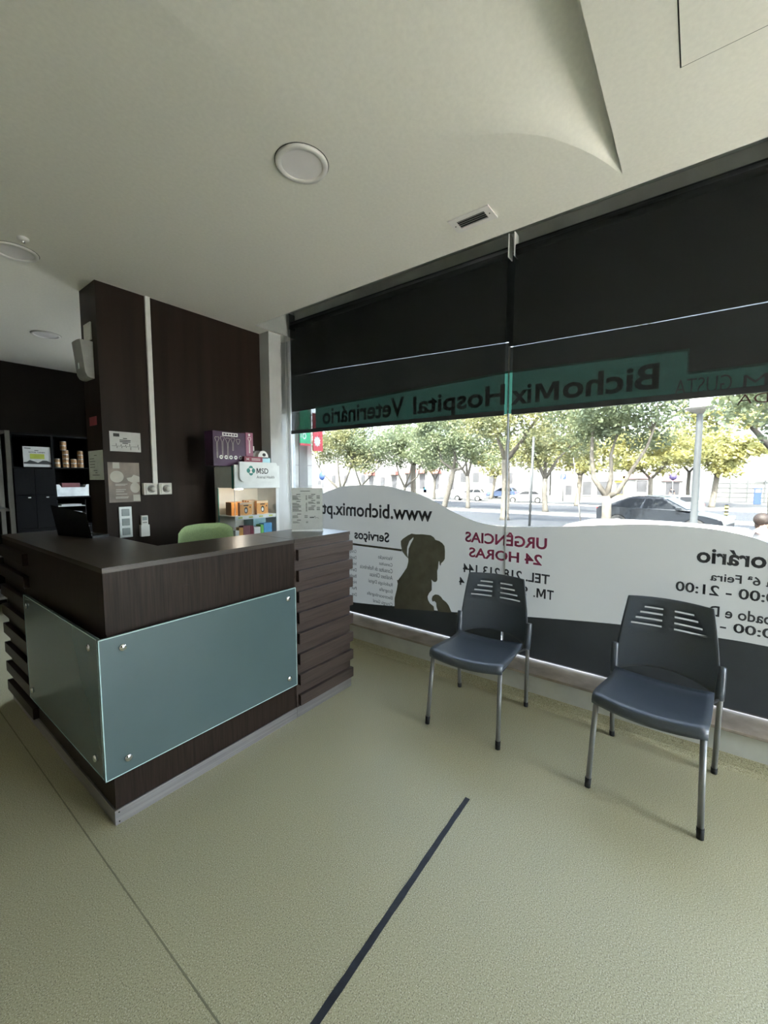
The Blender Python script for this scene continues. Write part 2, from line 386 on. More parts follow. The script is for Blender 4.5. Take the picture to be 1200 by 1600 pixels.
def text_geo(body, weight=0.0, space=1.0):
    cu = bpy.data.curves.new('t', 'FONT'); cu.body = body; cu.size = 1.0; cu.offset = weight; cu.space_character = space
    cu.resolution_u = 3
    ob = bpy.data.objects.new('t', cu); C.objects.link(ob)
    dg = bpy.context.evaluated_depsgraph_get(); dg.update()
    me = bpy.data.meshes.new_from_object(ob.evaluated_get(dg))
    vs = [(v.co.x, v.co.y) for v in me.vertices]; fs = [tuple(p.vertices) for p in me.polygons]
    bpy.data.objects.remove(ob); bpy.data.curves.remove(cu); bpy.data.meshes.remove(me)
    return vs, fs
def put_text(mb, body, u0, u1, v0, v1, fn, weight=0.012, space=1.0):
    """letters stretched so their bounding box is u0..u1 x v0..v1"""
    vs, fs = text_geo(body, weight, space)
    xs = [p[0] for p in vs]; ys = [p[1] for p in vs]
    a, b, c, d = min(xs), max(xs), min(ys), max(ys)
    mb.faces([fn(u0 + (x - a) / (b - a) * (u1 - u0), v0 + (y - c) / (d - c) * (v1 - v0)) for x, y in vs], fs)
def word(name, m, parent, body, u0, u1, v0, v1, fn, weight=0.012, label=None):
    mb = MB(); put_text(mb, body, u0, u1, v0, v1, fn, weight); o = mb.build(name, m, parent)
    if label: o['label'] = label
    return o
def bar2(mb, u0, u1, v0, v1, fn):
    mb.faces([fn(u0, v0), fn(u1, v0), fn(u1, v1), fn(u0, v1)], [(0, 1, 2, 3)])
def disc2(mb, u, v, ru, rv, fn, n=24):
    mb.faces([fn(u + ru * math.cos(2 * PI * k / n), v + rv * math.sin(2 * PI * k / n)) for k in range(n)], [tuple(range(n))])
def line2(mb, pts, w, fn):
    for (a, b), (c, d) in zip(pts, pts[1:]):
        L = math.hypot(c - a, d - b) or 1; nx, ny = -(d - b) / L * w / 2, (c - a) / L * w / 2
        mb.faces([fn(a + nx, b + ny), fn(a - nx, b - ny), fn(c - nx, d - ny), fn(c + nx, d + ny)], [(0, 1, 2, 3)])

# ------------------------------------------------------------------ room shell
CZ = 2.85
struct('floor', MB().box(-2.6, 2.72, -3.5, 6.5, -0.10, 0.0), M['floor'])
seam = MB().box(0.533, 0.538, -3.4, 6.4, 0.0, 0.0006).build('trim_1', M['seam']); seam['kind'] = 'structure'

# ceiling: flat field with a skewed barrel-vault recess and a pocket for the blinds
cm = MB()
VY0, VY1, VX0, VX1 = 0.335, 1.30, 2.235, 1.46          # vault springings and where they end
CV = [(0.0, 2.235), (0.06, 2.07), (0.135, 1.93), (0.21, 1.817), (0.25, 1.773), (0.35, 1.684), (0.505, 1.60), (0.63, 1.552), (0.77, 1.511), (0.89, 1.485), (1.0, 1.46)]
def xc(s):
    for (s0, a), (s1, b) in zip(CV, CV[1:]):
        if s <= s1: return a + (b - a) * (s - s0) / (s1 - s0)
    return CV[-1][1]
cm.poly([(-2.6, -3.5), (2.8, -3.5), (2.8, -1.3), (2.34, -1.3), (2.34, 3.22), (2.8, 3.22), (2.8, 6.5), (-2.6, 6.5),
         (-2.6, VY1)] + [(xc(1 - k / 24), VY1 - k / 24 * (VY1 - VY0)) for k in range(25)] + [(-2.6, VY0)], fn=lambda x, y: (x, y, CZ))
NS, NX = 24, 16; vv = []
for i in range(NS + 1):
    s = i / NS; y = VY0 + s * (VY1 - VY0)
    for k in range(NX + 1):
        t = k / NX; x = xc(s) + (-2.6 - xc(s)) * t ** 1.6; d = xc(s) - x
        vv.append((x, y, CZ + 0.17 * (1 - math.exp(-d / 0.7)) * (1 - s) ** 1.15))
ff = [(i * (NX + 1) + k, i * (NX + 1) + k + 1, (i + 1) * (NX + 1) + k + 1, (i + 1) * (NX + 1) + k) for i in range(NS) for k in range(NX)]
cm.faces(vv, ff, smooth=True)
cm.faces(vv[:NX + 1] + [(-2.6, VY0, CZ)], [tuple(range(NX + 2))])
# blind pocket
cm.mi = 1
cm.faces([(2.34, -1.3, CZ), (2.34, 3.22, CZ), (2.34, 3.22, 3.10), (2.34, -1.3, 3.10)], [(0, 1, 2, 3)])
cm.faces([(2.34, -1.3, 3.10), (2.34, 3.22, 3.10), (2.82, 3.22, 3.10), (2.82, -1.3, 3.10)], [(0, 1, 2, 3)])
cm.faces([(2.34, 3.22, CZ), (2.82, 3.22, CZ), (2.82, 3.22, 3.10), (2.34, 3.22, 3.10)], [(0, 1, 2, 3)])
cm.faces([(2.34, -1.3, CZ), (2.82, -1.3, CZ), (2.82, -1.3, 3.10), (2.34, -1.3, 3.10)], [(0, 1, 2, 3)])
bmesh.ops.remove_doubles(cm.bm, verts=cm.bm.verts[:], dist=0.0005)
struct('ceiling', cm, [M['ceiling'], M['pocket']])
struct('roof', MB().box(-2.8, 3.27, -3.7, 6.7, 3.25, 4.1), M['stone'])

struct('wall_left', MB().box(-2.8, -2.6, -3.7, 6.7, -0.6, 3.25), M['left_wall'])
w = MB()
w.box(-2.6, 1.5, -3.7, -3.5, -0.6, 3.25); w.box(2.55, 3.27, -3.7, -3.5, -0.6, 3.25); w.box(1.5, 2.55, -3.7, -3.5, 2.75, 3.25); w.box(1.5, 2.55, -3.7, -3.5, -0.6, 0.06)
struct('wall_near', w, M['dark_wall'])
wn2 = bpy.data.objects.new('added_window_2', None); C.objects.link(wn2); wn2['kind'] = 'structure'; ORG[wn2] = Vector((0.2, -3.6, 0.06)); wn2.location = ORG[wn2]  # unseen glazing behind the camera, added to bring in daylight
MB().box(1.55, 2.5, -3.605, -3.595, 0.11, 2.70).build('pane', M['glass'], wn2)
w = MB(); w.box(1.5, 1.55, -3.63, -3.57, 0.06, 2.75); w.box(2.5, 2.55, -3.63, -3.57, 0.06, 2.75); w.box(1.55, 2.5, -3.63, -3.57, 2.70, 2.75); w.box(1.55, 2.5, -3.63, -3.57, 0.06, 0.11); w.box(2.0, 2.05, -3.63, -3.57, 0.11, 2.70)
w.build('window_frame', M['alu'], wn2)
struct('wall_far', MB().box(-2.6, 2.9, 6.5, 6.7, -0.1, 3.25), M['far_wall'])
struct('wall_partition', MB().box(1.155, 2.5, 3.375, 3.67, 0.0, CZ), M['dark_wall'])
w = MB()                                               # window side: plinth, lintel, piers
w.box(2.69, 3.10, -1.25, 3.45, -0.6, 0.197)
struct('wall_right', w, M['grey_wall'])
struct('wall_lintel', MB().box(2.80, 3.27, -3.5, 6.5, 3.02, 3.25), M['grey_wall'])
struct('wall_pier', MB().box(2.69, 3.27, -1.45, -1.20, -0.6, 3.02), M['grey_wall'])
w = MB()
w.box(2.69, 3.27, -3.5, -3.35, -0.6, 3.25)
w.box(2.69, 3.27, -3.35, -1.45, 2.75, 3.02)
w.box(2.69, 3.10, -3.35, -1.45, -0.6, 0.0)
struct('wall_door_side', w, M['grey_wall'])
w = MB()
w.box(2.5, 2.64, 3.237, 4.2, 0.0, CZ)
w.box(2.64, 2.93, 3.40, 4.2, 0.0, 3.02)
struct('wall_column', w, M['white_wall'])
w = MB(); w.box(2.5, 2.93, 4.2, 6.5, 0.0, 0.25); w.box(2.5, 2.93, 5.4, 6.5, 0.25, 3.02); w.box(2.5, 2.93, 4.2, 5.4, 2.65, 3.02)
struct('wall_back_right', w, M['white_wall'])
w = MB(); w.box(2.93, 3.27, 3.50, 4.2, -0.6, 3.25); w.box(2.93, 3.27, 4.2, 6.7, -0.6, 0.25); w.box(2.93, 3.27, 5.4, 6.7, 0.25, 3.25); w.box(2.93, 3.27, 4.2, 5.4, 2.65, 3.25)
struct('wall_exterior', w, M['stone'])
wn3 = bpy.data.objects.new('added_window_3', None); C.objects.link(wn3); wn3['kind'] = 'structure'; ORG[wn3] = Vector((2.9, 5.2, 0.25)); wn3.location = ORG[wn3]  # hidden window behind the partition, added to light the back-room ceiling
MB().box(2.885, 2.895, 4.25, 5.35, 0.30, 2.60).build('pane', M['glass'], wn3)
w = MB(); w.box(2.86, 2.92, 4.20, 4.25, 0.25, 2.65); w.box(2.86, 2.92, 5.35, 5.4, 0.25, 2.65); w.box(2.86, 2.92, 4.25, 5.35, 0.25, 0.30); w.box(2.86, 2.92, 4.25, 5.35, 2.60, 2.65); w.box(2.865, 2.915, 4.78, 4.82, 0.30, 2.60)
w.build('window_frame', M['alu'], wn3)
j = MB(); j.box(3.075, 3.196, 3.494, 3.502, -0.5, 2.02, bev=0.001)
for z in (0.9, 1.40, 1.63): j.box(2.95, 3.272, 3.4955, 3.501, z, z + 0.006)
struct('trim_2', j, M['stone_grey'])
# coved skirting, marble sill
sk = MB(); sec = [(2.655, 0.0), (2.672, 0.006), (2.682, 0.02), (2.686, 0.045), (2.688, 0.072), (2.70, 0.072), (2.70, 0.0)]
for a, b in zip(sec, sec[1:]):
    sk.faces([(a[0], -1.20, a[1]), (a[0], 3.35, a[1]), (b[0], 3.35, b[1]), (b[0], -1.20, b[1])], [(0, 1, 2, 3)], smooth=True)
struct('baseboard_right', sk, M['floor'])
struct('trim_3', MB().box(2.662, 3.02, -1.22, 3.42, 0.197, 0.215, bev=0.003), M['marble'])
# exterior ledge seen as the bright strip under the glass graphics
struct('trim_4', MB().box(2.90, 3.16, -1.22, 3.48, 0.205, 0.222), M['white_frame'])

# shop window: two panes, frame, silicone joint
win = bpy.data.objects.new('window_1', None); C.objects.link(win); win['kind'] = 'structure'; ORG[win] = Vector((2.88, 1.08, 0.215)); win.location = ORG[win]
JY = 1.085
MB().box(2.880, 2.890, JY + 0.003, 3.375, 0.22, 3.02).build('pane', M['dimmed_glass'], win)
MB().box(2.880, 2.890, -1.19, JY - 0.003, 0.22, 3.02).build('pane', M['dimmed_glass'], win)
MB().box(2.874, 2.892, JY - 0.005, JY + 0.005, 0.216, 2.40).build('joint_strip', M['silicone'], win)
fr = MB(); fr.box(2.86, 2.915, 3.372, 3.402, 0.215, 3.02, bev=0.003); fr.box(2.86, 2.91, -1.20, -1.185, 0.215, 3.02)
fr.build('window_frame', M['white_frame'], win)
dr = bpy.data.objects.new('added_door_1', None); C.objects.link(dr); dr['kind'] = 'structure'; ORG[dr] = Vector((2.88, -2.1, 0.0)); dr.location = ORG[dr]  # unseen glass door, added to let daylight in from the right
f = MB()
for (y0, y1, z0, z1) in ((-3.35, -3.29, 0, 2.75), (-1.51, -1.45, 0, 2.75), (-3.29, -1.51, 2.69, 2.75), (-3.29, -1.51, 0, 0.08), (-2.43, -2.37, 0.08, 2.69)): f.box(2.84, 2.90, y0, y1, z0, z1)
f.build('door_frame', M['alu'], dr)
MB().box(2.866, 2.874, -3.29, -1.51, 0.08, 2.69).build('pane', M['glass'], dr)
MB().tube([(2.81, -1.60, 0.9), (2.81, -1.60, 1.3)], 0.014).box(2.81, 2.866, -1.607, -1.593, 0.93, 0.945).box(2.81, 2.866, -1.607, -1.593, 1.255, 1.27).build('door_handle', M['chrome'], dr)

# ------------------------------------------------------------------ window graphics (read from the street, mirrored from inside)
GX = 2.8775
gl = lambda u, v: (GX, u, v)
gt = lambda u, v: (GX - 0.0012, u, v)
def smooth_curve(pts, n=4):
    out = []
    for i in range(len(pts) - 1):
        p0, p1, p2, p3 = pts[max(i - 1, 0)], pts[i], pts[i + 1], pts[min(i + 2, len(pts) - 1)]
        for k in range(n):
            t = k / n
            out.append(tuple(0.5 * (2 * p1[c] + (p2[c] - p0[c]) * t + (2 * p0[c] - 5 * p1[c] + 4 * p2[c] - p3[c]) * t * t + (3 * p1[c] - p0[c] - 3 * p2[c] + p3[c]) * t ** 3) for c in (0, 1)))
    return out + [pts[-1]]
top = smooth_curve([(3.37, 1.02), (3.25, 1.12), (3.10, 1.245), (2.942, 1.334), (2.721, 1.403), (2.551, 1.421), (2.344, 1.428), (2.151, 1.421), (2.042, 1.403), (1.866, 1.372), (1.755, 1.337), (1.647, 1.294),
      (1.569, 1.259), (1.493, 1.225), (1.374, 1.182), (1.254, 1.153), (1.107, 1.142), (0.902, 1.152), (0.615, 1.178), (0.441, 1.196), (0.304, 1.210), (0.166, 1.217), (0.03, 1.215), (-0.083, 1.209), (-0.177, 1.194), (-0.242, 1.178), (-0.305, 1.155), (-0.55, 1.05), (-0.85, 0.95), (-1.185, 0.90)])
bot = smooth_curve([(3.37, 0.26), (2.576, 0.316), (2.039, 0.374), (1.481, 0.434), (0.953, 0.509), (0.347, 0.582), (-0.122, 0.610), (-0.335, 0.612), (-0.7, 0.60), (-1.185, 0.55)])
g = thing('window_graphic', (GX, 1.08, 0.24), 'white wave-shaped film on the shop window with mirrored lettering and a dog silhouette', 'window sticker')
MB().poly(top + bot[::-1], fn=gl).build('white_wave', M['wave'], g)
word('lettering', M['ink'], g, 'www.bichomix.pt', 1.690, 2.946, 1.098, 1.264, gt, 0.022)
word('lettering', M['ink'], g, 'Serviços', 2.121, 2.524, 0.908, 1.016, gt, 0.026)
rows = [('Vacinação', 2.243), ('Consultas', 2.231), ('Consultas de Referência', 2.457), ('Análises Clínicas', 2.340), ('Radiologia Digital', 2.355), ('Ecografia', 2.229), ('Electrocardiografia', 2.373), ('Cirurgia Geral', 2.301)]
for k, (t, e) in enumerate(rows):
    z = 0.792 - k * 0.0586
    dz = -0.010 if any(c in t for c in 'gçj') else 0
    uz = 0.008 if any(c in t for c in 'áê') else 0
    word('service_line', M['ink'], g, t, 2.084, e, z - 0.015 + dz, z + 0.015 + uz, gt, 0.004)
for k, (t, e) in enumerate([('Cirurgia', 2.60), ('Dentária', 2.61), ('Interna', 2.60), ('Derma', 2.60), ('Banho', 2.60), ('Hotel', 2.59), ('Pet S', 2.60), ('Dog', 2.56)]):
    z = 0.810 - k * 0.0586
    word('service_line', M['ink'], g, t, 2.501, e, z - 0.015 - (0.010 if 'g' in t else 0), z + 0.015, gt, 0.004)
tx = MB(); tx.poly([(2.62, 0.884), (1.985, 0.884), (1.99, 0.866), (2.62, 0.866)], fn=gt); tx.build('rule_bar', M['dog'], g)
word('lettering', M['crimson'], g, 'URGÊNCIAS', 0.792, 1.398, 1.003, 1.103, gt, 0.028, 'crimson lettering')
word('lettering', M['crimson'], g, '24 HORAS', 0.822, 1.364, 0.890, 0.966, gt, 0.028, 'crimson lettering')
word('lettering', M['ink'], g, 'TEL. 218 213 144', 0.767, 1.412, 0.766, 0.835, gt, 0.022)
tx = MB(); put_text(tx, 'T', 0.738, 0.782, 0.664, 0.730, gt, 0.022); tx.poly([(0.790 + a * 0.062, 0.664 + b * 0.066) for a, b in [(0, 0), (0, 1), (0.27, 1), (0.5, 0.40), (0.73, 1), (1, 1), (1, 0), (0.80, 0), (0.80, 0.70), (0.585, 0.14), (0.415, 0.14), (0.20, 0.70), (0.20, 0)]], fn=gt); put_text(tx, '.', 0.861, 0.873, 0.664, 0.677, gt, 0.02); put_text(tx, '9', 0.912, 0.956, 0.664, 0.731, gt, 0.022)
tx.build('lettering', M['ink'], g)
word('lettering', M['ink'], g, '4', 1.398, 1.444, 0.662, 0.724, gt, 0.022)
word('lettering', M['ink'], g, 'Horário', -0.385, -0.017, 1.018, 1.106, gt, 0.028)
word('lettering', M['ink'], g, '2ª a 6ª Feira', -0.410, -0.082, 0.925, 0.972, gt, 0.016)
word('lettering', M['ink'], g, '10:00 - 21:00', -0.385, 0.071, 0.842, 0.900, gt, 0.018)
word('lettering', M['ink'], g, 'Sábado e D', -0.405, -0.085, 0.727, 0.787, gt, 0.018)
word('lettering', M['ink'], g, '10:00 -', -0.385, -0.137, 0.655, 0.708, gt, 0.018)
dog = [(2.062, 0.352), (2.062, 0.444), (2.039, 0.523), (2.028, 0.578), (2.038, 0.608), (2.023, 0.612), (1.986, 0.659), (1.933, 0.733), (1.919, 0.786), (1.919, 0.812), (1.947, 0.83), (1.982, 0.867), (1.996, 0.917), (1.997, 0.954), (1.978, 0.974), (1.926, 1.008), (1.887, 1.027), (1.841, 1.024), (1.783, 1.03), (1.734, 1.029), (1.702, 1.028), (1.674, 1.015), (1.658, 0.995), (1.622, 0.988), (1.595, 0.974), (1.575, 0.952), (1.570, 0.911), (1.571, 0.849), (1.586, 0.826), (1.603, 0.811), (1.608, 0.790), (1.616, 0.795), (1.618, 0.823), (1.628, 0.822), (1.631, 0.766), (1.639, 0.744), (1.636, 0.674), (1.642, 0.659), (1.654, 0.649), (1.669, 0.649), (1.694, 0.665), (1.688, 0.645), (1.687, 0.578), (1.713, 0.548), (1.727, 0.517), (1.722, 0.49), (1.704, 0.464), (1.667, 0.446), (1.663, 0.405), (1.815, 0.388)]
slit = [(1.87, 0.998), (1.908, 0.962), (1.93, 0.909), (1.934, 0.858), (1.925, 0.823), (1.919, 0.852), (1.917, 0.896), (1.895, 0.942), (1.87, 0.984)]
pup = [(1.627, 0.41), (1.643, 0.447), (1.644, 0.479), (1.66, 0.49), (1.681, 0.483), (1.688, 0.503), (1.68, 0.529), (1.656, 0.547), (1.625, 0.549), (1.601, 0.536), (1.585, 0.518), (1.554, 0.502), (1.531, 0.479), (1.504, 0.425)]
tx = MB(); tx.poly(dog, [slit], fn=gt)
o = tx.build('dog_silhouette', M['dog'], g); o['label'] = 'big dark olive dog silhouette looking down'
tx = MB(); tx.poly(pup, fn=gt); tx.poly([(1.475, 0.42), (1.44, 0.445), (1.40, 0.455), (1.37, 0.43), (1.42, 0.415)], fn=gt)
o = tx.build('puppy_silhouette', M['dog'], g); o['label'] = 'small dark olive puppy silhouette'
# charcoal band below, in two sheets with a gap at the joint
lo = [p for p in bot if p[0] >= 1.098]; hi = [p for p in bot if p[0] <= 1.080]
tag(MB().poly(lo + [(1.098, lo[-1][1] - 0.008), (1.098, 0.231), (3.37, 0.231)], fn=gl).build('window_film', M['dark_film']), 'charcoal film band low on the window left of the pane joint', 'window sticker', 'charcoal window films')
tag(MB().poly(hi + [(-1.185, 0.231), (1.080, 0.231), (1.080, hi[0][1])], fn=gl).build('window_film', M['dark_film']), 'charcoal film band low on the window right of the pane joint, behind the right chair', 'window sticker', 'charcoal window films')

# green sign band high on the glass, mostly behind the blinds
sg = thing('fascia_sign', (GX, 1.2, 1.98), 'long green sign band on the glass behind the dark blinds, mirrored hospital name', 'sign')
sgm = MB(); sgm.poly([(3.02, 1.945), (3.02, 2.19), (1.10, 2.235), (0.068, 2.200), (0.068, 1.935)], fn=gl)
sgm.build('sign_band', M['green_film'], sg)
t2 = MB(); t2.poly([(0.068, 1.935), (0.068, 2.072), (-1.185, 2.07), (-1.185, 1.935)], fn=gl); t2.build('slim_band', M['green_film'], sg)
BM = [(0, 0), (0, 1), (0.27, 1), (0.5, 0.40), (0.73, 1), (1, 1), (1, 0), (0.80, 0), (0.80, 0.70), (0.585, 0.14), (0.415, 0.14), (0.20, 0.70), (0.20, 0)]
def big_m(mb, u0, u1, v0, v1, fn): mb.poly([(u0 + a * (u1 - u0), v0 + b * (v1 - v0)) for a, b in BM], fn=fn)
tx = MB(); put_text(tx, 'Bicho', 0.203, 0.725, 1.998, 2.146, gt, 0.024); big_m(tx, 0.748, 0.900, 1.998, 2.120, gt); put_text(tx, 'ix', 0.925, 1.065, 1.998, 2.128, gt, 0.024)
tx.build('lettering', M['signdark'], sg)
word('lettering', M['signdark'], sg, 'Hospital', 1.110, 1.880, 1.962, 2.150, gt, 0.024)
word('lettering', M['signdark'], sg, 'Veterinário', 1.966, 2.925, 2.006, 2.164, gt, 0.024)
word('lettering', M['redline'], sg, 'GUSTA', -0.120, 0.128, 1.950, 2.036, gt, -0.006, 'thin dark red lettering')
word('lettering', M['redline'], sg, 'EM', -0.335, -0.165, 1.945, 2.020, gt, -0.006, 'thin dark red lettering')
word('lettering', M['redline'], sg, 'DA', -0.268, -0.146, 1.873, 1.922, gt, -0.008, 'thin dark red lettering')
up = thing('upper_film', (GX, 1.1, 2.25), 'dark films covering the upper window behind the blinds with a bright slit between them', 'window sticker')
gb = lambda u, v: (GX + 0.0006, u, v)
MB().poly([(3.37, 2.17), (3.37, 2.53), (2.75, 2.510), (1.088, 2.4275), (1.088, 2.22), (3.02, 2.17)], fn=gb).build('dark_strip', M['olive_film'], up)
MB().poly([(1.0875, 2.22), (1.0875, 2.394), (0.25, 2.372), (-1.185, 2.358), (-1.185, 2.06), (0.076, 2.06), (0.076, 2.19)], fn=gb).build('dark_strip', M['olive_film'], up)
MB().poly([(3.37, 2.5305), (3.37, 3.02), (1.088, 3.02), (1.088, 2.4305), (2.75, 2.5125)], fn=gl).build('dark_sheet', M['dark_film'], up)
MB().poly([(1.0925, 2.397), (1.0925, 3.02), (-1.185, 3.02), (-1.185, 2.366), (0.25, 2.376)], fn=gb).build('dark_sheet', M['dark_film'], up)

# ------------------------------------------------------------------ roller blinds
def blind(y0, y1, zb0, zb1, label, chain):
    r = thing('roller_blind', (2.70, (y0 + y1) / 2, (zb0 + zb1) / 2), label, 'blind', 'dark roller blinds over the shop window')
    X = 2.70
    MB().lathe([(0.001, y0), (0.032, y0), (0.032, y1), (0.001, y1)], (X + 0.03, 0, 2.950), 'y', 20).build('roller_tube', M['blind_bar'], r)
    f = MB(); N = 16
    vs = []; 
    for k in range(N + 1):
        y = y0 + (y1 - y0) * k / N; zb = zb0 + (zb1 - zb0) * k / N
        for i in range(7):
            t = i / 6; vs.append((X + 0.004 * math.sin(k * 0.9) * t * (1 - t) * 2, y, zb + 0.03 + (2.935 - zb) * t))
    f.faces(vs, [(k * 7 + i, k * 7 + i + 1, (k + 1) * 7 + i + 1, (k + 1) * 7 + i) for k in range(N) for i in range(6)], smooth=True)
    f.build('fabric', M['blind'], r)
    f = MB()
    f.faces([(X + s, y, z + d) for s in (-0.006, 0.006) for (y, z) in ((y0, zb0), (y1, zb1)) for d in (0, 0.032)],
            [(0, 1, 3, 2), (4, 6, 7, 5), (0, 4, 5, 1), (2, 3, 7, 6), (0, 2, 6, 4), (1, 5, 7, 3)])
    f.build('hem_bar', M['blind_bar'], r)
    for y in (y0 - 0.006, y1 + 0.006):
        b = MB(); b.box(X - 0.005, X + 0.065, y - 0.004, y + 0.004, 2.905, 3.05, bev=0.003)
        b.build('bracket', M['cable'] if abs(y - 1.0) < 0.1 else M['blind_bar'], r)
    if chain:
        c = MB(); yc = y1 + 0.045; pts = [(X + 0.0, yc + 0.02, 2.98), (X, yc + 0.030, 2.2), (X, yc + 0.035, 1.36), (X, yc + 0.028, 1.28), (X, yc + 0.008, 1.245), (X, yc - 0.016, 1.25), (X, yc - 0.034, 1.285), (X, yc - 0.036, 1.40), (X, yc - 0.028, 2.2), (X, yc - 0.012, 2.98)]
        c.tube(pts, 0.0022, 6); c.build('pull_chain', M['cable'], r)
    return r
blind(1.045, 3.170, 1.905, 1.918, 'dark roller blind over the left window pane, beside the white column', True)
blind(-1.17, 0.995, 1.893, 1.903, 'dark roller blind over the right window pane, above the right chair', False)

# ------------------------------------------------------------------ ceiling fittings
def downlight(x, y, label):
    r = thing('downlight', (x, y, CZ - 0.012), label, 'ceiling light', 'round recessed ceiling lights')
    MB().lathe([(0.112, 0.012), (0.113, 0.006), (0.108, 0.0), (0.090, 0.001), (0.088, 0.006)], (x, y, CZ - 0.012), 'z', 48).build('trim_ring', M['rim'], r)
    MB().lathe([(0.0885, 0.006), (0.0, 0.006)], (x, y, CZ - 0.012), 'z', 48).build('diffuser', M['diffuser'], r)
    MB().lathe([(0.1135, 0.011), (0.1165, 0.0115)], (x, y, CZ - 0.012), 'z', 48).build('shadow_gap', M['gap'], r)
    return r
downlight(1.308, 1.438, 'round flush ceiling light near the middle of the ceiling, beside the vault')
downlight(0.735, 3.345, 'round flush ceiling light cut by the left photo edge, near the dark pillar')
downlight(1.285, 5.00, 'small round ceiling light in the back room behind the pillar')
sd = thing('smoke_detector', (0.727, 3.127, CZ), 'tiny white ceiling sensor beside the left ceiling light', 'sensor')
MB().lathe([(0.028, 0.0), (0.028, -0.008), (0.018, -0.016), (0.0, -0.017)], (0.727, 3.127, CZ), 'z', 20).build('sensor_body', M['rim'], sd)
MB().lathe([(0.008, -0.016), (0.008, -0.026), (0.0, -0.027)], (0.727, 3.127, CZ), 'z', 12).build('sensor_tip', M['chrome'], sd)
v = thing('air_vent', (2.11, 1.014, CZ - 0.006), 'small rectangular slotted air vent in the ceiling above the window', 'vent')
fm = MB(); X0, X1, Y0, Y1 = 2.048, 2.172, 0.900, 1.128
fm.poly([(X0, Y0), (X1, Y0), (X1, Y1), (X0, Y1)], [[(X0 + 0.030, Y0 + 0.036), (X1 - 0.030, Y0 + 0.036), (X1 - 0.030, Y1 - 0.036), (X0 + 0.030, Y1 - 0.036)]], fn=lambda x, y: (x, y, CZ - 0.006), depth=0.006, dirv=(0, 0, 1))
fm.build('vent_frame', M['rim'], v)
MB().box(X0 + 0.030, X1 - 0.030, Y0 + 0.036, Y1 - 0.036, CZ - 0.0012, CZ - 0.0004).build('dark_backing', M['gap'], v)
for k in range(4):
    x = X0 + 0.036 + k * 0.0165
    MB().faces([(x, Y0 + 0.036, CZ - 0.006), (x, Y1 - 0.036, CZ - 0.006), (x + 0.006, Y1 - 0.036, CZ - 0.001), (x + 0.006, Y0 + 0.036, CZ - 0.001), (x + 0.0015, Y0 + 0.036, CZ - 0.006), (x + 0.0015, Y1 - 0.036, CZ - 0.006)], [(0, 1, 2, 3), (0, 4, 5, 1), (4, 3, 2, 5)]).build('louvre', M['rim'], v)
for y in (Y0 + 0.018, Y1 - 0.018): MB().lathe([(0.0035, 0), (0.0035, -0.0012), (0, -0.0014)], ((X0 + X1) / 2, y, CZ - 0.006), 'z', 10).build('screw', M['gap'], v)
h = thing('access_hatch', (1.55, -0.16, CZ - 0.002), 'square access hatch outlined in the ceiling at the top right', 'hatch')
hm = MB(); a0, a1, b0, b1 = 1.335, 1.785, -0.335, 0.113
hm.poly([(a0, b0), (a1, b0), (a1, b1), (a0, b1)], [[(a0 + 0.004, b0 + 0.004), (a1 - 0.004, b0 + 0.004), (a1 - 0.004, b1 - 0.004), (a0 + 0.004, b1 - 0.004)]], fn=lambda x, y: (x, y, CZ - 0.0008))
hm.build('hatch_gap', M['gap'], h)
MB().box(a0 + 0.004, a1 - 0.004, b0 + 0.004, b1 - 0.004, CZ - 0.0025, CZ - 0.0006).build('hatch_panel', M['ceiling'], h)

# ------------------------------------------------------------------ reception counter
rc = thing('reception_counter', (0.85, 2.2, 0.0), 'dark brown L-shaped reception counter with frosted glass panels on both fronts', 'counter')
TZ = 1.12; FX, FY = 0.63, 1.92; IX, IY = 1.035, 2.335; EX = 1.636; LY = 3.62
m_ = MB()                                              # carcass, two arms
m_.box(FX + 0.004, EX, FY + 0.004, FY + 0.06, 0.066, 0.842); m_.box(FX + 0.004, FX + 0.06, FY + 0.06, LY, 0.066, 0.842)
m_.box(FX + 0.06, EX, IY - 0.05, IY - 0.03, 0.066, 1.08); m_.box(IX - 0.05, IX - 0.03, IY - 0.05, LY, 0.066, 1.08)
m_.box(EX - 0.02, EX, FY + 0.06, IY - 0.05, 0.066, 1.08); m_.box(FX + 0.06, IX - 0.05, LY - 0.02, LY, 0.066, 1.08)
m_.build('carcass', M['wenge'], rc)
fa = MB(); fa.box(FX, EX, FY, FY + 0.06, 0.842, TZ - 0.004); fa.build('front_fascia', M['wenge'], rc)
fa = MB(); fa.box(FX, FX + 0.06, FY + 0.0605, LY, 0.842, TZ - 0.004); fa.build('side_fascia', M['wenge'], rc)
t = MB(); t.poly([(FX - 0.002, FY - 0.002), (EX, FY - 0.002), (EX, IY), (IX, IY), (IX, LY), (FX - 0.002, LY)], fn=lambda x, y: (x, y, TZ - 0.022), depth=0.022, dirv=(0, 0, 1))
t.build('worktop', M['wenge_top'], rc)
k = MB(); k.box(FX - 0.003, EX, FY - 0.003, FY + 0.01, 0.0, 0.066); k.box(FX - 0.003, FX + 0.01, FY + 0.01, LY, 0.0, 0.066)
k.build('kick_plate', M['steel'], rc)
for z in (0.012, 0.054): MB().lathe([(0.003, 0), (0.003, -0.0012), (0, -0.0014)], (FX + 0.012, FY - 0.003, z), 'y', 10).build('screw', M['gap'], rc)
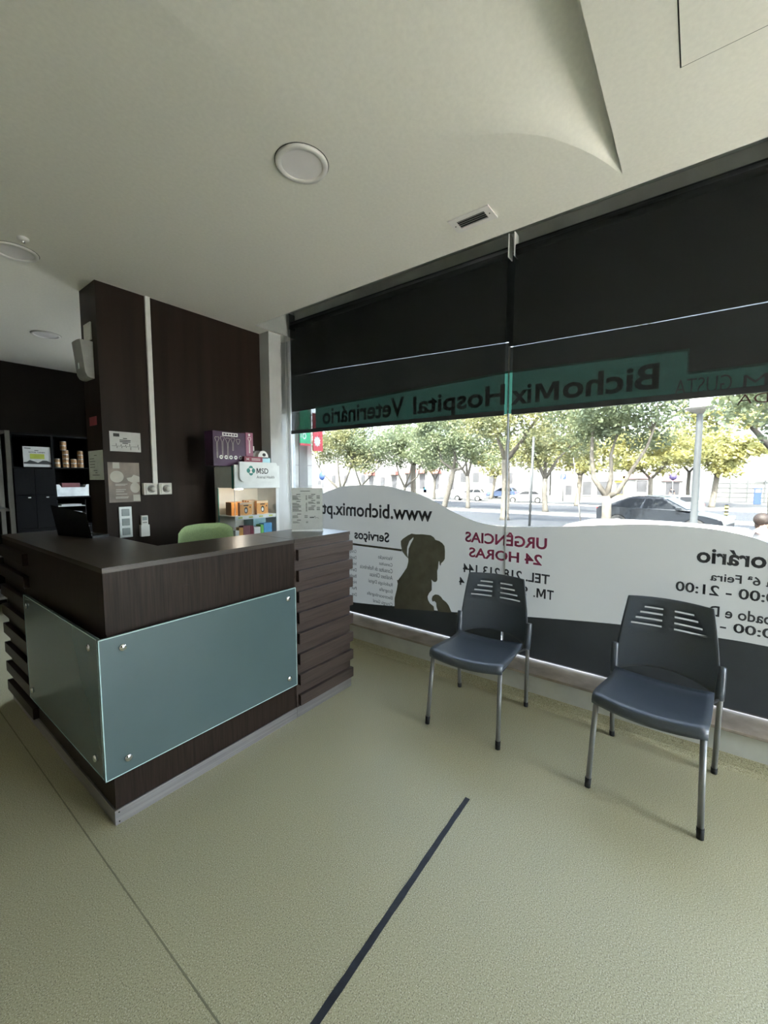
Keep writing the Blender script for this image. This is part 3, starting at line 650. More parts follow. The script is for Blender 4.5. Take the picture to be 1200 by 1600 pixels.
def glass_panel(kind, a0, a1, z0, z1, off):
    p = MB()
    if kind == 'front': p.box(a0, a1, off, off + 0.010, z0, z1, bev=0.0015)
    else: p.box(off, off + 0.010, a0, a1, z0, z1, bev=0.0015)
    o = p.build('glass_panel', M['frosted'], rc)
    e = MB(); w_ = 0.004
    for (u0, u1, q0, q1) in ((a0, a0 + w_, z0, z1), (a1 - w_, a1, z0, z1), (a0, a1, z0, z0 + w_), (a0, a1, z1 - w_, z1)):
        if kind == 'front': e.box(u0, u1, off - 0.0006, off + 0.0106, q0, q1)
        else: e.box(off - 0.0006, off + 0.0106, u0, u1, q0, q1)
    e.build('glass_edge', M['glass_edge'], o)
    for u in (a0 + 0.088, a1 - 0.06):
        for z in (z0 + 0.062, z1 - 0.055):
            s_ = MB()
            if kind == 'front': s_.lathe([(0, -0.008), (0.013, -0.007), (0.015, -0.004), (0.015, 0.0), (0.009, 0.002), (0.009, 0.045)], (u, off, z), 'y', 20)
            else: s_.lathe([(0, -0.008), (0.013, -0.007), (0.015, -0.004), (0.015, 0.0), (0.009, 0.002), (0.009, 0.045)], (off, u, z), 'x', 20)
            s_.build('standoff', M['chrome'], o)
glass_panel('front', 0.588, 1.612, 0.236, 0.838, 1.882)
glass_panel('side', 1.90, 2.99, 0.236, 0.838, 0.590)
def slats_front(parent, x0, x1, yf):
    for k in range(8):
        z0 = 0.076 + k * 0.1305
        MB().box(x0 + 0.01, x1 + 0.008, yf - 0.024, yf + 0.003, z0, z0 + 0.068, bev=0.002).build('slat', M['wenge_h_sheen'], parent)
for k in range(8):                                     # slats along the left arm
    z0 = 0.076 + k * 0.1305
    MB().box(FX - 0.026, FX + 0.003, 3.03, LY + 0.004, z0, z0 + 0.068, bev=0.002).build('slat', M['wenge_y'], rc)
ce = thing('counter_end_unit', (1.89, 2.13, 0.0), 'dark brown slatted end cabinet of the counter, nearest the window', 'cabinet')
bx('cabinet_body', M['wenge_h_sheen'], ce, 1.639, 2.135, FY + 0.001, IY, 0.064, TZ - 0.022)
bx('cabinet_top', M['wenge_top'], ce, 1.639, 2.139, FY - 0.003, IY, TZ - 0.022, TZ, bev=0.001)
slats_front(ce, 1.642, 2.137, FY + 0.001)
bx('kick_plate', M['steel'], ce, 1.638, 2.141, FY - 0.003, IY, 0.0, 0.0638)

# ------------------------------------------------------------------ waiting chairs
def waiting_chair(label):
    r = local_thing('waiting_chair', label, 'chair', 'waiting room chairs')
    # seat shell
    b = bmesh.new(); U, V = 14, 16; vs = []
    pf = [(-0.232, 0.408), (-0.236, 0.425), (-0.232, 0.444), (-0.218, 0.455), (-0.19, 0.4565), (-0.14, 0.452), (-0.08, 0.445), (-0.02, 0.438), (0.04, 0.432), (0.09, 0.429), (0.13, 0.430), (0.165, 0.436), (0.185, 0.446)]
    for i, (x, z) in enumerate(pf):
        for k in range(U + 1):
            u = -1 + 2 * k / U
            hw = 0.222 - 0.006 * max(0, (x + 0.1)) / 0.28
            bow = 0.030 * (1 - u * u) if i < 5 else 0.030 * (1 - u * u) * max(0, 1 - (i - 4) / 5)
            vs.append(b.verts.new((x - bow, u * hw, z - 0.012 * (1 - u * u) * (1 if i > 2 else 0.9) + 0.002)))
    for i in range(len(pf) - 1):
        for k in range(U):
            f = b.faces.new((vs[i * (U + 1) + k], vs[i * (U + 1) + k + 1], vs[(i + 1) * (U + 1) + k + 1], vs[(i + 1) * (U + 1) + k])); f.smooth = True
    bmesh.ops.recalc_face_normals(b, faces=b.faces[:])
    if b.faces[len(b.faces) // 2].normal.z < 0: bmesh.ops.reverse_faces(b, faces=b.faces[:])
    bmesh.ops.solidify(b, geom=b.faces[:], thickness=0.012)
    MB().merge(b).build('seat', M['chair_plastic'], r)
    for y in (-1, 1): bx('seat_rib', M['chair_plastic'], r, -0.215, 0.20, y * 0.196 - 0.014, y * 0.196 + 0.014, 0.400, 0.428, bev=0.006)
    # back shell with slots and an arched lower edge
    cols = [-1, -0.94, -0.80, -0.72, -0.64, -0.56, -0.42, -0.28, -0.13, 0, 0.13, 0.28, 0.42, 0.56, 0.64, 0.72, 0.80, 0.94, 1]
    zr = [0.545, 0.60, 0.640, 0.677, 0.687, 0.709, 0.719, 0.741, 0.751, 0.772, 0.781, 0.80, 0.82, 0.836]
    slot = {3: 0.80, 5: 0.72, 7: 0.64, 9: 0.56}
    low = 6
    def hw(z): return 0.236 if z <= 0.50 else 0.231 - 0.041 * ((z - 0.50) / 0.336) ** 1.4
    def pt(u, z):
        x = 0.252 + 0.052 * (z - 0.42) / 0.416 + 0.034 * (1 - u * u)
        return (x, u * hw(z), z - (0.006 * u * u if z > 0.83 else 0))
    b = bmesh.new(); grid = []
    for i in range(low):
        row = []
        for u in cols:
            zb = 0.395 + 0.066 * (1 - u * u) ** 0.8
            row.append(b.verts.new(pt(u, zb + (0.545 - zb) * i / low)))
        grid.append(row)
    for z in zr: grid.append([b.verts.new(pt(u, z)) for u in cols])
    for i in range(len(grid) - 1):
        for k in range(len(cols) - 1):
            c = (cols[k] + cols[k + 1]) / 2; q = slot.get(i - low)
            if q and 0.13 < abs(c) < q: continue
            f = b.faces.new((grid[i][k], grid[i][k + 1], grid[i + 1][k + 1], grid[i + 1][k])); f.smooth = True
    bmesh.ops.recalc_face_normals(b, faces=b.faces[:]); bmesh.ops.solidify(b, geom=b.faces[:], thickness=0.008)
    MB().merge(b).build('backrest', M['chair_plastic'], r)
    for y in (-1, 1):
        sl = MB(); sl.tube([(0.240, y * 0.232, 0.395), (0.250, y * 0.235, 0.44), (0.262, y * 0.237, 0.50), (0.268, y * 0.237, 0.552), (0.269, y * 0.237, 0.556)], [0.021, 0.0205, 0.019, 0.0185, 0.014], 14)
        sl.build('back_sleeve', M['chair_plastic'], r)
        lg = MB(); lg.tube([(-0.262, y * 0.217, 0.012), (-0.215, y * 0.206, 0.415)], 0.0122, 14)
        lg = lg.build('leg', M['chair_tube'], r)
        ft = MB(); ft.tube([(-0.2632, y * 0.2173, 0.0), (-0.2590, y * 0.2163, 0.045)], [0.0135, 0.0142], 14); ft.build('foot_cap', M['rubber'], lg)
        lg = MB(); lg.tube([(0.262, y * 0.232, 0.012), (0.240, y * 0.238, 0.40), (0.243, y * 0.238, 0.42)], 0.0122, 14)
        lg = lg.build('leg', M['chair_tube'], r)
        ft = MB(); ft.tube([(0.2627, y * 0.2319, 0.0), (0.2606, y * 0.2324, 0.030)], [0.0135, 0.0142], 14); ft.build('foot_cap', M['rubber'], lg)
        sr = MB(); sr.tube([(-0.215, y * 0.206, 0.408), (0.0, y * 0.200, 0.400), (0.14, y * 0.198, 0.396), (0.240, y * 0.236, 0.400)], 0.007, 10); sr.build('side_rail', M['rubber'], r)
    return r
ch = waiting_chair('black plastic waiting chair nearer the counter, in front of the emergency phone lettering')
ch.location = (2.352, 1.040, 0); ch.rotation_euler = (0, 0, 0.063)
dup(ch, (2.342, 0.115, 0), -0.082, 'black plastic waiting chair on the right, in front of the opening hours lettering')

# floor tape
tp = MB(); N = 40
up_, dn = [], []
for k in range(N + 1):
    x = 0.20 + (1.680 - 0.20) * k / N; y = 0.7505 + 0.0325 * (x - 0.2) / 1.48
    up_.append((x, y + 0.0115 + random.uniform(-0.0012, 0.0012))); dn.append((x, y - 0.0115 + random.uniform(-0.0012, 0.0012)))
tp.poly(up_ + dn[::-1], fn=lambda x, y: (x, y, 0.0004), depth=0.0006, dirv=(0, 0, 1))
tag(tp.build('floor_tape', M['tape']), 'worn black tape line stuck on the floor in front of the chairs', 'tape')

# ------------------------------------------------------------------ things on the dark partition and pillar
WY = 3.375
wf = lambda d: (lambda u, v: (u, WY - d, v))           # drawing plane on the wall front
def sheet(name, m, x0, x1, z0, z1, label, cat, tilt=0.0, th=0.0015):
    r = thing(name, ((x0 + x1) / 2, WY, z0), label, cat)
    pts = [(x0, z0), (x1, z0 + tilt), (x1 + tilt * 0.3, z1 + tilt * 0.2), (x0 - tilt * 0.3, z1)]
    MB().poly(pts, fn=wf(th), depth=th - 0.0002, dirv=(0, 1, 0)).build('sheet', m, r)
    return r
c = sheet('certificate', M['paper'], 1.198, 1.405, 1.684, 1.827, 'white plastic-covered notice with a heartbeat line on the dark pillar', 'notice')
tx = MB(); F = wf(0.0022)
bar2(tx, 1.222, 1.262, 1.790, 1.813, F)
line2(tx, [(1.21, 1.722), (1.236, 1.722), (1.239, 1.742), (1.243, 1.706), (1.247, 1.722), (1.268, 1.722), (1.271, 1.736), (1.275, 1.708), (1.278, 1.722), (1.298, 1.722), (1.301, 1.734), (1.305, 1.712), (1.308, 1.722), (1.326, 1.722), (1.329, 1.745), (1.334, 1.696), (1.338, 1.722), (1.382, 1.722), (1.385, 1.740), (1.389, 1.700), (1.392, 1.722)], 0.002, F)
for z, a, b in ((1.779, 1.285, 1.312), (1.766, 1.262, 1.336), (1.755, 1.262, 1.334), (1.744, 1.28, 1.318)): bar2(tx, a, b, z - 0.003, z + 0.003, F)
tx.build('print', M['ink'], c)
po = sheet('poster', M['poster'], 1.176, 1.386, 1.312, 1.604, 'brown A4 poster with pale circles on the dark pillar', 'poster')
tx = MB(); disc2(tx, 1.232, 1.500, 0.045, 0.043, F); disc2(tx, 1.352, 1.418, 0.034, 0.039, F, 28); bar2(tx, 1.208, 1.252, 1.560, 1.603, F); bar2(tx, 1.336, 1.384, 1.318, 1.366, F)
tx.poly([(1.296, 1.49), (1.33, 1.497), (1.345, 1.515), (1.385, 1.50), (1.385, 1.462), (1.34, 1.452), (1.305, 1.470)], fn=F)
for z, a, b in ((1.445, 1.22, 1.30), (1.437, 1.22, 1.285), (1.405, 1.222, 1.288), (1.391, 1.222, 1.276), (1.372, 1.222, 1.296), (1.351, 1.218, 1.305), (1.343, 1.218, 1.300)): bar2(tx, a, b, z - 0.0025, z + 0.0025, F)
tx.build('print', M['poster_light'], po)

# cable duct and the two box sockets
tag(MB().box(1.476, 1.510, WY - 0.020, WY, 1.440, 2.848, bev=0.002).build('cable_duct', M['cable']), 'tall white cable duct running down the dark wall', 'cable duct')
def socket(x0, x1, label):
    s = thing('wall_socket', ((x0 + x1) / 2, WY, 1.362), label, 'socket', 'white box sockets under the cable duct')
    bx('box', M['plastic_white'], s, x0, x1, WY - 0.042, WY, 1.362, 1.452, bev=0.004)
    bx('face_plate', M['plastic_white'], s, x0 + 0.012, x1 - 0.004, WY - 0.049, WY - 0.041, 1.366, 1.448, bev=0.003)
    cx = (x0 + x1) / 2 + 0.004
    MB().lathe([(0.030, 0), (0.030, -0.003), (0.022, -0.0035), (0.021, -0.001)], (cx, WY - 0.049, 1.407), 'y', 26).build('socket_ring', M['plastic_grey'], s)
    MB().lathe([(0.020, -0.001), (0.020, -0.030), (0.016, -0.038), (0.0, -0.040)], (cx, WY - 0.049, 1.407), 'y', 22).build('plug', M['plastic_white'], s)
socket(1.396, 1.494, 'left white box socket with a plug, beside the brown poster')
socket(1.508, 1.606, 'right white box socket with a plug, right of the cable duct foot')
sw = thing('light_switch', (1.275, WY, 1.05), 'tall silver three-gang light switch below the poster', 'light switch')
bx('frame', M['silver'], sw, 1.230, 1.317, WY - 0.011, WY, 1.050, 1.279, bev=0.003)
for k in range(3): bx('rocker', M['rocker'], sw, 1.247, 1.300, WY - 0.017, WY - 0.010, 1.068 + k * 0.071, 1.120 + k * 0.071, bev=0.003)
rm = thing('remote_control', (1.398, WY, 1.045), 'small white remote control in its wall holder, right of the light switch', 'remote control')
bx('body', M['cable'], rm, 1.374, 1.424, WY - 0.026, WY - 0.006, 1.060, 1.206, bev=0.005)
bx('holder', M['cable'], rm, 1.367, 1.431, WY - 0.032, WY, 1.045, 1.135, bev=0.004)
bx('screen', M['rocker'], rm, 1.382, 1.416, WY - 0.0275, WY - 0.0255, 1.168, 1.196)
bx('buttons', M['plastic_grey'], rm, 1.383, 1.415, WY - 0.0275, WY - 0.0255, 1.148, 1.158)
# on the left face of the pillar
PX = 1.155
pf_ = lambda d: (lambda u, v: (PX - d, u, v))
bl = thing('blank_plate', (PX, 3.53, 2.468), 'white blank cover plate high on the left side of the dark pillar', 'cover plate')
bx('plate', M['plastic_white'], bl, PX - 0.010, PX, 3.466, 3.596, 2.468, 2.590, bev=0.003)
dp = thing('wall_dispenser', (PX, 3.53, 2.19), 'white curved dispenser mounted on the pillar under the blank plate', 'dispenser')
d = MB(); secs = [(2.450, 0.088), (2.40, 0.082), (2.34, 0.075), (2.28, 0.070), (2.23, 0.064), (2.205, 0.050), (2.196, 0.03)]
vs = []
for z, dx in secs:
    for t in range(9):
        a = t / 8; vs.append((PX - dx * (1 - 0.10 * (2 * a - 1) ** 4), 3.452 + 0.165 * a, z))
d.faces(vs, [(i * 9 + t, i * 9 + t + 1, (i + 1) * 9 + t + 1, (i + 1) * 9 + t) for i in range(len(secs) - 1) for t in range(8)], smooth=True)
for t in (0, 8):
    d.faces([vs[i * 9 + t] for i in range(len(secs))] + [(PX - 0.002, vs[t][1], 2.196), (PX - 0.002, vs[t][1], 2.450)], [tuple(range(len(secs) + 2))])
d.faces([vs[t] for t in range(9)] + [(PX - 0.002, 3.617, 2.45), (PX - 0.002, 3.452, 2.45)], [tuple(range(11))])
d.faces([vs[-9 + t] for t in range(9)] + [(PX - 0.002, 3.617, 2.196), (PX - 0.002, 3.452, 2.196)], [tuple(range(11))])
d.build('cover', M['plastic_grey'], dp)
bx('window', M['rocker'], dp, PX - 0.0765, PX - 0.0655, 3.520, 3.545, 2.262, 2.300)
rs = tag(MB().box(PX - 0.0015, PX - 0.0002, 3.462, 3.600, 1.872, 1.934).build('sticker', M['red_sticker']), 'small red sticker on the left side of the dark pillar', 'sticker')
nt = thing('notice_sheet', (PX, 3.53, 1.476), 'greyish printed sheet on the shaded left side of the pillar', 'notice')
bx('sheet', M['paper_dim'], nt, PX - 0.0015, PX - 0.0002, 3.385, 3.662, 1.477, 1.690)
tx = MB(); F2 = pf_(0.0022)
for z, a, b in ((1.655, 3.50, 3.55), (1.632, 3.55, 3.64), (1.612, 3.53, 3.64), (1.590, 3.54, 3.64), (1.570, 3.54, 3.64), (1.545, 3.50, 3.57), (1.528, 3.50, 3.54), (1.512, 3.46, 3.60)): bar2(tx, a, b, z - 0.002, z + 0.002, F2)
tx.build('print', M['ink'], nt)

# ------------------------------------------------------------------ laptop and box on the counter
lp = thing('laptop', (0.93, 3.10, TZ), 'black laptop with its screen back turned to us, at the far end of the counter', 'laptop')
b = MB(); b.faces([(0.842, 3.285, TZ), (0.925, 2.945, TZ), (0.893, 2.940, TZ + 0.158), (0.812, 3.285, TZ + 0.198)], [(0, 1, 2, 3)])
bb = b.bm; bmesh.ops.solidify(bb, geom=bb.faces[:], thickness=0.012); b.build('screen_lid', M['black_gloss'], lp)
b = MB(); b.poly([(0.842, 3.285), (0.925, 2.945), (1.025, 2.97), (0.95, 3.31)], fn=lambda x, y: (x, y, TZ + 0.001), depth=0.014, dirv=(0, 0, 1)); b.build('keyboard_base', M['black_gloss'], lp)
cp = thing('card_terminal', (0.99, 3.20, TZ), 'black box with a grey lid beside the laptop, near the pillar foot', 'printer')
bx('body', M['black'], cp, 0.962, 1.030, 3.325, 3.50, TZ, TZ + 0.035, bev=0.004)
bx('lid', M['plastic_grey'], cp, 0.962, 1.030, 3.325, 3.50, TZ + 0.0355, TZ + 0.047, bev=0.003)

# price list in an acrylic stand
ps = thing('menu_stand', (1.95, 2.14, TZ), 'clear acrylic stand holding a price list on the counter end', 'price list')
A = Vector((1.868, 2.212, TZ)); Bv = Vector((2.026, 2.066, TZ)); uu = (Bv - A).normalized(); nn = Vector((uu.y, -uu.x, 0)); nn = nn if nn.y < 0 else -nn
Wd = (Bv - A).length; back = -nn
lean = 0.06
def pp(u, v, off=0.0): return tuple(A + uu * u + Vector((0, 0, v)) + back * (v * lean) + nn * off)
def slab(mb, u0, u1, v0, v1, o0, o1):
    mb.faces([pp(u, v, o) for o in (o0, o1) for u in (u0, u1) for v in (v0, v1)], [(0, 1, 3, 2), (4, 6, 7, 5), (0, 4, 5, 1), (2, 3, 7, 6), (0, 2, 6, 4), (1, 5, 7, 3)])
q = MB(); slab(q, 0, Wd, 0.004, 0.305, 0.002, 0.004); slab(q, 0, Wd, 0.004, 0.305, -0.006, -0.004)
q.faces([pp(0, 0.004, 0.004), pp(Wd, 0.004, 0.004), tuple(Vector(pp(Wd, 0, 0.0)) + back * 0.08), tuple(Vector(pp(0, 0, 0)) + back * 0.08)], [(0, 1, 2, 3)])
q.build('acrylic_holder', M['clear'], ps)
q = MB(); slab(q, 0.003, Wd - 0.003, 0.012, 0.302, -0.002, 0.0); q.build('price_sheet', M['paper'], ps)
q = MB(); slab(q, 0.0, Wd, 0.003, 0.011, -0.006, 0.004); o = q.build('base_edge', M['cable'], ps)
tx = MB(); FP = lambda u, v: pp(u, v, 0.0009)
bar2(tx, 0.062, 0.128, 0.278, 0.282, FP)
def block(u0, u1, v0, v1, nl, pr):
    for k in range(nl):
        z = v1 - (v1 - v0) * (k + 0.5) / nl; rr = random.uniform(0.45, 0.95)
        bar2(tx, u0, u0 + (u1 - u0) * 0.66 * rr, z - 0.0015, z + 0.0015, FP)
        bar2(tx, pr, u1, z - 0.0015, z + 0.0015, FP)
for u, v_ in ((0.048, 0.257), (0.048, 0.208), (0.052, 0.122), (0.05, 0.080), (0.150, 0.257), (0.150, 0.215), (0.150, 0.176)): bar2(tx, u - 0.014, u + 0.014, v_ - 0.0022, v_ + 0.0022, FP)
block(0.008, 0.108, 0.218, 0.250, 6, 0.098); block(0.008, 0.108, 0.138, 0.200, 11, 0.098); block(0.008, 0.110, 0.094, 0.114, 3, 0.088); block(0.008, 0.112, 0.058, 0.072, 2, 0.098)
block(0.115, 0.195, 0.226, 0.250, 4, 0.172); block(0.115, 0.195, 0.190, 0.208, 3, 0.172); block(0.115, 0.195, 0.146, 0.170, 4, 0.172)
bar2(tx, 0.124, 0.153, 0.094, 0.101, FP); line2(tx, [(0.153, 0.096), (0.160, 0.108), (0.163, 0.092), (0.172, 0.097), (0.186, 0.091)], 0.002, FP)
tx.build('print', M['ink'], ps)

# ------------------------------------------------------------------ green desk chair behind the counter
gc = thing('office_chair', (1.61, 2.70, 0), 'pale green upholstered desk chair behind the counter, only its back showing', 'office chair')
b = MB(); bmx = bmesh.new(); vs = []
for i in range(13):
    t = i / 12; z = 0.62 + 0.525 * t
    for k in range(15):
        u = -1 + 2 * k / 14
        hw_ = 0.235 * (1 - 0.10 * t)
        cut = 0.040 * max(0, (abs(u) - 0.62) / 0.38) ** 2.2 * (1 if t > 0.5 else 0)
        vs.append(bmx.verts.new((1.61 + u * hw_, 2.86 - 0.05 * (1 - u * u) * -1 - 0.02 * t, z - cut * max(0, (t - 0.6) / 0.4) + (0.012 * (1 - u * u) * t))))
for i in range(12):
    for k in range(14):
        f = bmx.faces.new((vs[i * 15 + k], vs[i * 15 + k + 1], vs[(i + 1) * 15 + k + 1], vs[(i + 1) * 15 + k])); f.smooth = True
bmesh.ops.solidify(bmx, geom=bmx.faces[:], thickness=0.06)
bmesh.ops.bevel(bmx, geom=[e for e in bmx.edges if e.calc_face_angle(0) > 1.0], offset=0.02, segments=3, affect='EDGES')
for f in bmx.faces: f.smooth = True
b.merge(bmx).build('backrest', M['green_cloth'], gc)
bx('seat', M['green_cloth'], gc, 1.38, 1.84, 2.48, 2.88, 0.44, 0.52, bev=0.03)
MB().tube([(1.61, 2.94, 0.70), (1.61, 2.97, 0.55), (1.61, 2.90, 0.43), (1.61, 2.70, 0.42)], 0.018).build('back_bar', M['black'], gc)
MB().lathe([(0.03, 0.10), (0.03, 0.28), (0.018, 0.28), (0.018, 0.44)], (1.61, 2.70, 0), 'z', 18).build('column', M['black'], gc)
for k in range(5):
    a = 0.3 + k * 2 * PI / 5; ex, ey = 1.61 + 0.27 * math.cos(a), 2.70 + 0.27 * math.sin(a)
    MB().tube([(1.61, 2.70, 0.115), (ex, ey, 0.065)], [0.026, 0.016]).build('base_arm', M['black'], gc)
    MB().sphere((ex, ey, 0.030), 0.03, 12).build('caster', M['rubber'], gc)

# ------------------------------------------------------------------ display cabinet with what is in and on it
bx_ = thing('base_cabinet', (2.18, 3.10, 0), 'low dark cabinet behind the counter carrying the white display case', 'cabinet')
bx('body', M['wenge'], bx_, 1.86, 2.48, 2.92, 3.34, 0.0, 0.70); bx('top', M['wenge_top'], bx_, 1.85, 2.49, 2.91, 3.35, 0.70, 0.72)
for x in (1.88, 2.175):
    dd = bx('door', M['wenge'], bx_, x, x + 0.285, 2.905, 2.920, 0.06, 0.68)
    bx('handle', M['steel'], dd, x + 0.13, x + 0.15, 2.890, 2.905, 0.55, 0.62)
DX0, DX1, DY0, DY1, DZ0, DZ1 = 1.914, 2.356, 2.950, 3.235, 0.72, 1.600
dc = thing('display_case', (2.135, 3.09, DZ0), 'white glass-fronted display case with a green logo, standing by the window column', 'display case')
q = MB(); q.box(DX0, DX1, DY1 - 0.012, DY1, DZ0, DZ1 - 0.02); q.box(DX0, DX1, DY0, DY1, DZ0, DZ0 + 0.05)
q.box(DX0 + 0.004, DX1 - 0.004, DY0 + 0.01, DY1, 1.408, 1.585, bev=0.006); q.box(DX1 - 0.03, DX1, DY0 + 0.004, DY1, DZ0, 1.41)
q.box(DX0, DX0 + 0.012, DY1 - 0.045, DY1, DZ0, 1.41)
q.build('carcass', M['display'], dc)
q = MB(); q.box(DX0 + 0.012, DX1 - 0.03, DY1 - 0.016, DY1 - 0.012, DZ0 + 0.05, 1.408); q.build('lining', M['display_in'], dc)
q = MB(); q.box(DX0 - 0.001, DX1 + 0.004, DY0 - 0.006, DY0 + 0.010, 1.405, 1.598, bev=0.003); q.build('header_panel', M['display'], dc)
q = MB(); q.box(DX0 - 0.0022, DX0 + 0.004, DY0 + 0.010, DY0 + 0.032, 1.405, 1.588); q.box(DX0 - 0.0022, DX0 + 0.004, DY1 - 0.050, DY1 - 0.044, DZ0, 1.405); o = q.build('edge_trim', M['teal'], dc)
# badge with one rounded lower-left corner
bz0, bz1, bx0_, bx1_ = 1.462, 1.622, 1.950, 2.322
rad = 0.04; bp_ = [(bx0_, bz1)] + [(bx0_ + rad - rad * math.cos(a), bz0 + rad - rad * math.sin(a)) for a in [k * PI / 2 / 8 for k in range(9)]] + [(bx1_, bz0), (bx1_ + 0.0, bz1 - 0.02), (bx1_ - 0.012, bz1)]
q = MB(); q.poly(bp_, fn=lambda x, z: (x, DY0 - 0.026, z), depth=0.018, dirv=(0, 1, 0)); bd = q.build('logo_badge', M['display'], dc)
LF = lambda d: (lambda u, v: (u, DY0 - 0.026 - d, v))
q = MB(); cx, cz, s = 2.054, 1.551, 0.040
for (du, dv) in ((0, 0.5), (0, -0.5), (0.52, 0), (-0.52, 0)): disc2(q, cx + du * s, cz + dv * s, s * 0.50, s * 0.50, LF(0.0008))
bar2(q, cx - 0.5 * s, cx + 0.5 * s, cz - 0.5 * s, cz + 0.5 * s, LF(0.0006)); q.build('logo_emblem', M['teal'], bd)
q = MB(); q.faces([LF(0.0016)(*p) for p in ((cx - 0.42 * s, cz + 0.50 * s), (cx + 0.42 * s, cz + 0.50 * s), (cx + 0.12 * s, cz), (cx + 0.42 * s, cz - 0.50 * s), (cx - 0.42 * s, cz - 0.50 * s), (cx - 0.12 * s, cz))], [(0, 1, 2, 5), (5, 2, 3, 4)])
q.build('hourglass', M['cable'], bd)
q = MB(); big_m(q, 2.108, 2.150, 1.526, 1.572, LF(0.0008)); put_text(q, 'SD', 2.156, 2.226, 1.526, 1.572, LF(0.0008), 0.014); q.build('logo_text', M['ink'], bd); word('logo_text', M['ink'], bd, 'Animal Health', 2.108, 2.288, 1.487, 1.511, LF(0.0008), 0.0)
q = MB(); q.box(DX0 + 0.002, DX0 + 0.005, DY0 + 0.008, DY1 - 0.05, DZ0 + 0.05, 1.405); q.build('side_glass', M['clear'], dc)
q = MB(); q.box(DX0 + 0.004, DX1 - 0.034, DY0 + 0.002, DY0 + 0.005, DZ0 + 0.05, 1.405); q.build('front_glass', M['clear'], dc)
q = MB(); q.box(DX0 + 0.001, DX0 + 0.0045, DY0 + 0.0015, DY0 + 0.006, DZ0 + 0.05, 1.405); q.build('glass_corner', M['cable'], dc)
q = MB(); q.box(DX0 + 0.006, DX1 - 0.030, DY0 + 0.010, DY1 - 0.016, 1.172, 1.180); q.box(DX0 + 0.006, DX1 - 0.034, DY0 + 0.006, DY0 + 0.010, 1.150, 1.182); sh = q.build('shelf', M['display'], dc)
q = MB()
for k in range(4): bar2(q, 1.945 + k * 0.10, 1.985 + k * 0.10, 1.160, 1.172, lambda u, v: (u, DY0 + 0.0054, v))
q.build('price_tag', M['lime'], sh)
q = MB(); q.box(DX0 + 0.03, DX0 + 0.09, DY0 + 0.02, DY0 + 0.05, 1.396, 1.407); q.build('cabinet_lamp', M['led'], dc)
def carton(name, x0, x1, y0, y1, z0, z1, mf, ms, label, art=None, group='cartons in the display case'):
    r = thing(name, ((x0 + x1) / 2, (y0 + y1) / 2, z0), label, 'box', group)
    q = MB(); q.box(x0, x1, y0, y1, z0, z1, bev=0.0015); q.build('carton', ms, r)
    q = MB(); q.box(x0 + 0.0005, x1 - 0.0005, y0 - 0.0012, y0 + 0.001, z0, z1 - 0.0005); q.build('front_face', mf, r)
    if art: art(r, x0, x1, y0 - 0.0016, z0, z1)
    return r
def pet_art(r, x0, x1, y, z0, z1):
    w_, h_ = x1 - x0, z1 - z0; F = lambda u, v: (u, y, v); F3 = lambda u, v: (u, y - 0.0006, v)
    q = MB(); q.poly([(x0, z0), (x1, z0), (x1, z0 + h_ * 0.10), (x0 + w_ * 0.5, z0 + h_ * 0.02), (x0, z0 + h_ * 0.10)], fn=F); bar2(q, x0, x1, z1 - h_ * 0.16, z1 - 0.001, F); q.build('pale_band', M['peach'], r)
    q = MB(); disc2(q, x0 + w_ * 0.5, z0 + h_ * 0.40, w_ * 0.15, h_ * 0.24, F); disc2(q, x0 + w_ * 0.85, z0 + h_ * 0.62, w_ * 0.05, h_ * 0.07, F); bar2(q, x0 + w_ * 0.3, x0 + w_ * 0.7, z0 + h_ * 0.72, z0 + h_ * 0.80, F); q.build('dark_print', M['ink'], r)
    q = MB(); disc2(q, x0 + w_ * 0.49, z0 + h_ * 0.38, w_ * 0.09, h_ * 0.14, F3); q.build('white_print', M['cable'], r)
SZ = 1.1805
carton('medicine_box', 1.972, 2.086, 2.970, 3.000, SZ, 1.290, M['orange'], M['brown_card'], 'orange carton with a dog picture at the front left of the display shelf', pet_art)
carton('medicine_box', 2.135, 2.250, 2.970, 3.000, SZ, 1.296, M['orange'], M['brown_card'], 'orange carton with a dog picture at the front right of the display shelf', pet_art)
for k, (x, dz) in enumerate(((1.930, 0), (1.936, 0.002), (1.942, 0.001))):
    carton('medicine_box', x + 0.012, x + 0.125, 3.045 + k * 0.035, 3.075 + k * 0.035, SZ, 1.288 + dz, M['orange'], M['brown_card'],
           ['orange carton right behind the front left carton in the display case', 'orange carton third from the front on the left of the display shelf', 'rearmost orange carton on the left of the display shelf'][k])
for k in range(3):
    carton('medicine_box', 2.090 + k * 0.004, 2.205 + k * 0.004, 3.015 + k * 0.040, 3.045 + k * 0.040, SZ, 1.297 + 0.002 * k, M['peach'], M['brown_card'],
           ['pale orange carton just behind the front right carton in the display case', 'pale orange carton third from the front on the right of the display shelf', 'rearmost pale orange carton on the right of the display shelf'][k])
sh2 = MB(); sh2.box(DX0 + 0.006, DX1 - 0.030, DY0 + 0.010, DY1 - 0.016, 0.985, 0.993); sh2.build('shelf', M['display'], dc)
S2 = 0.9935
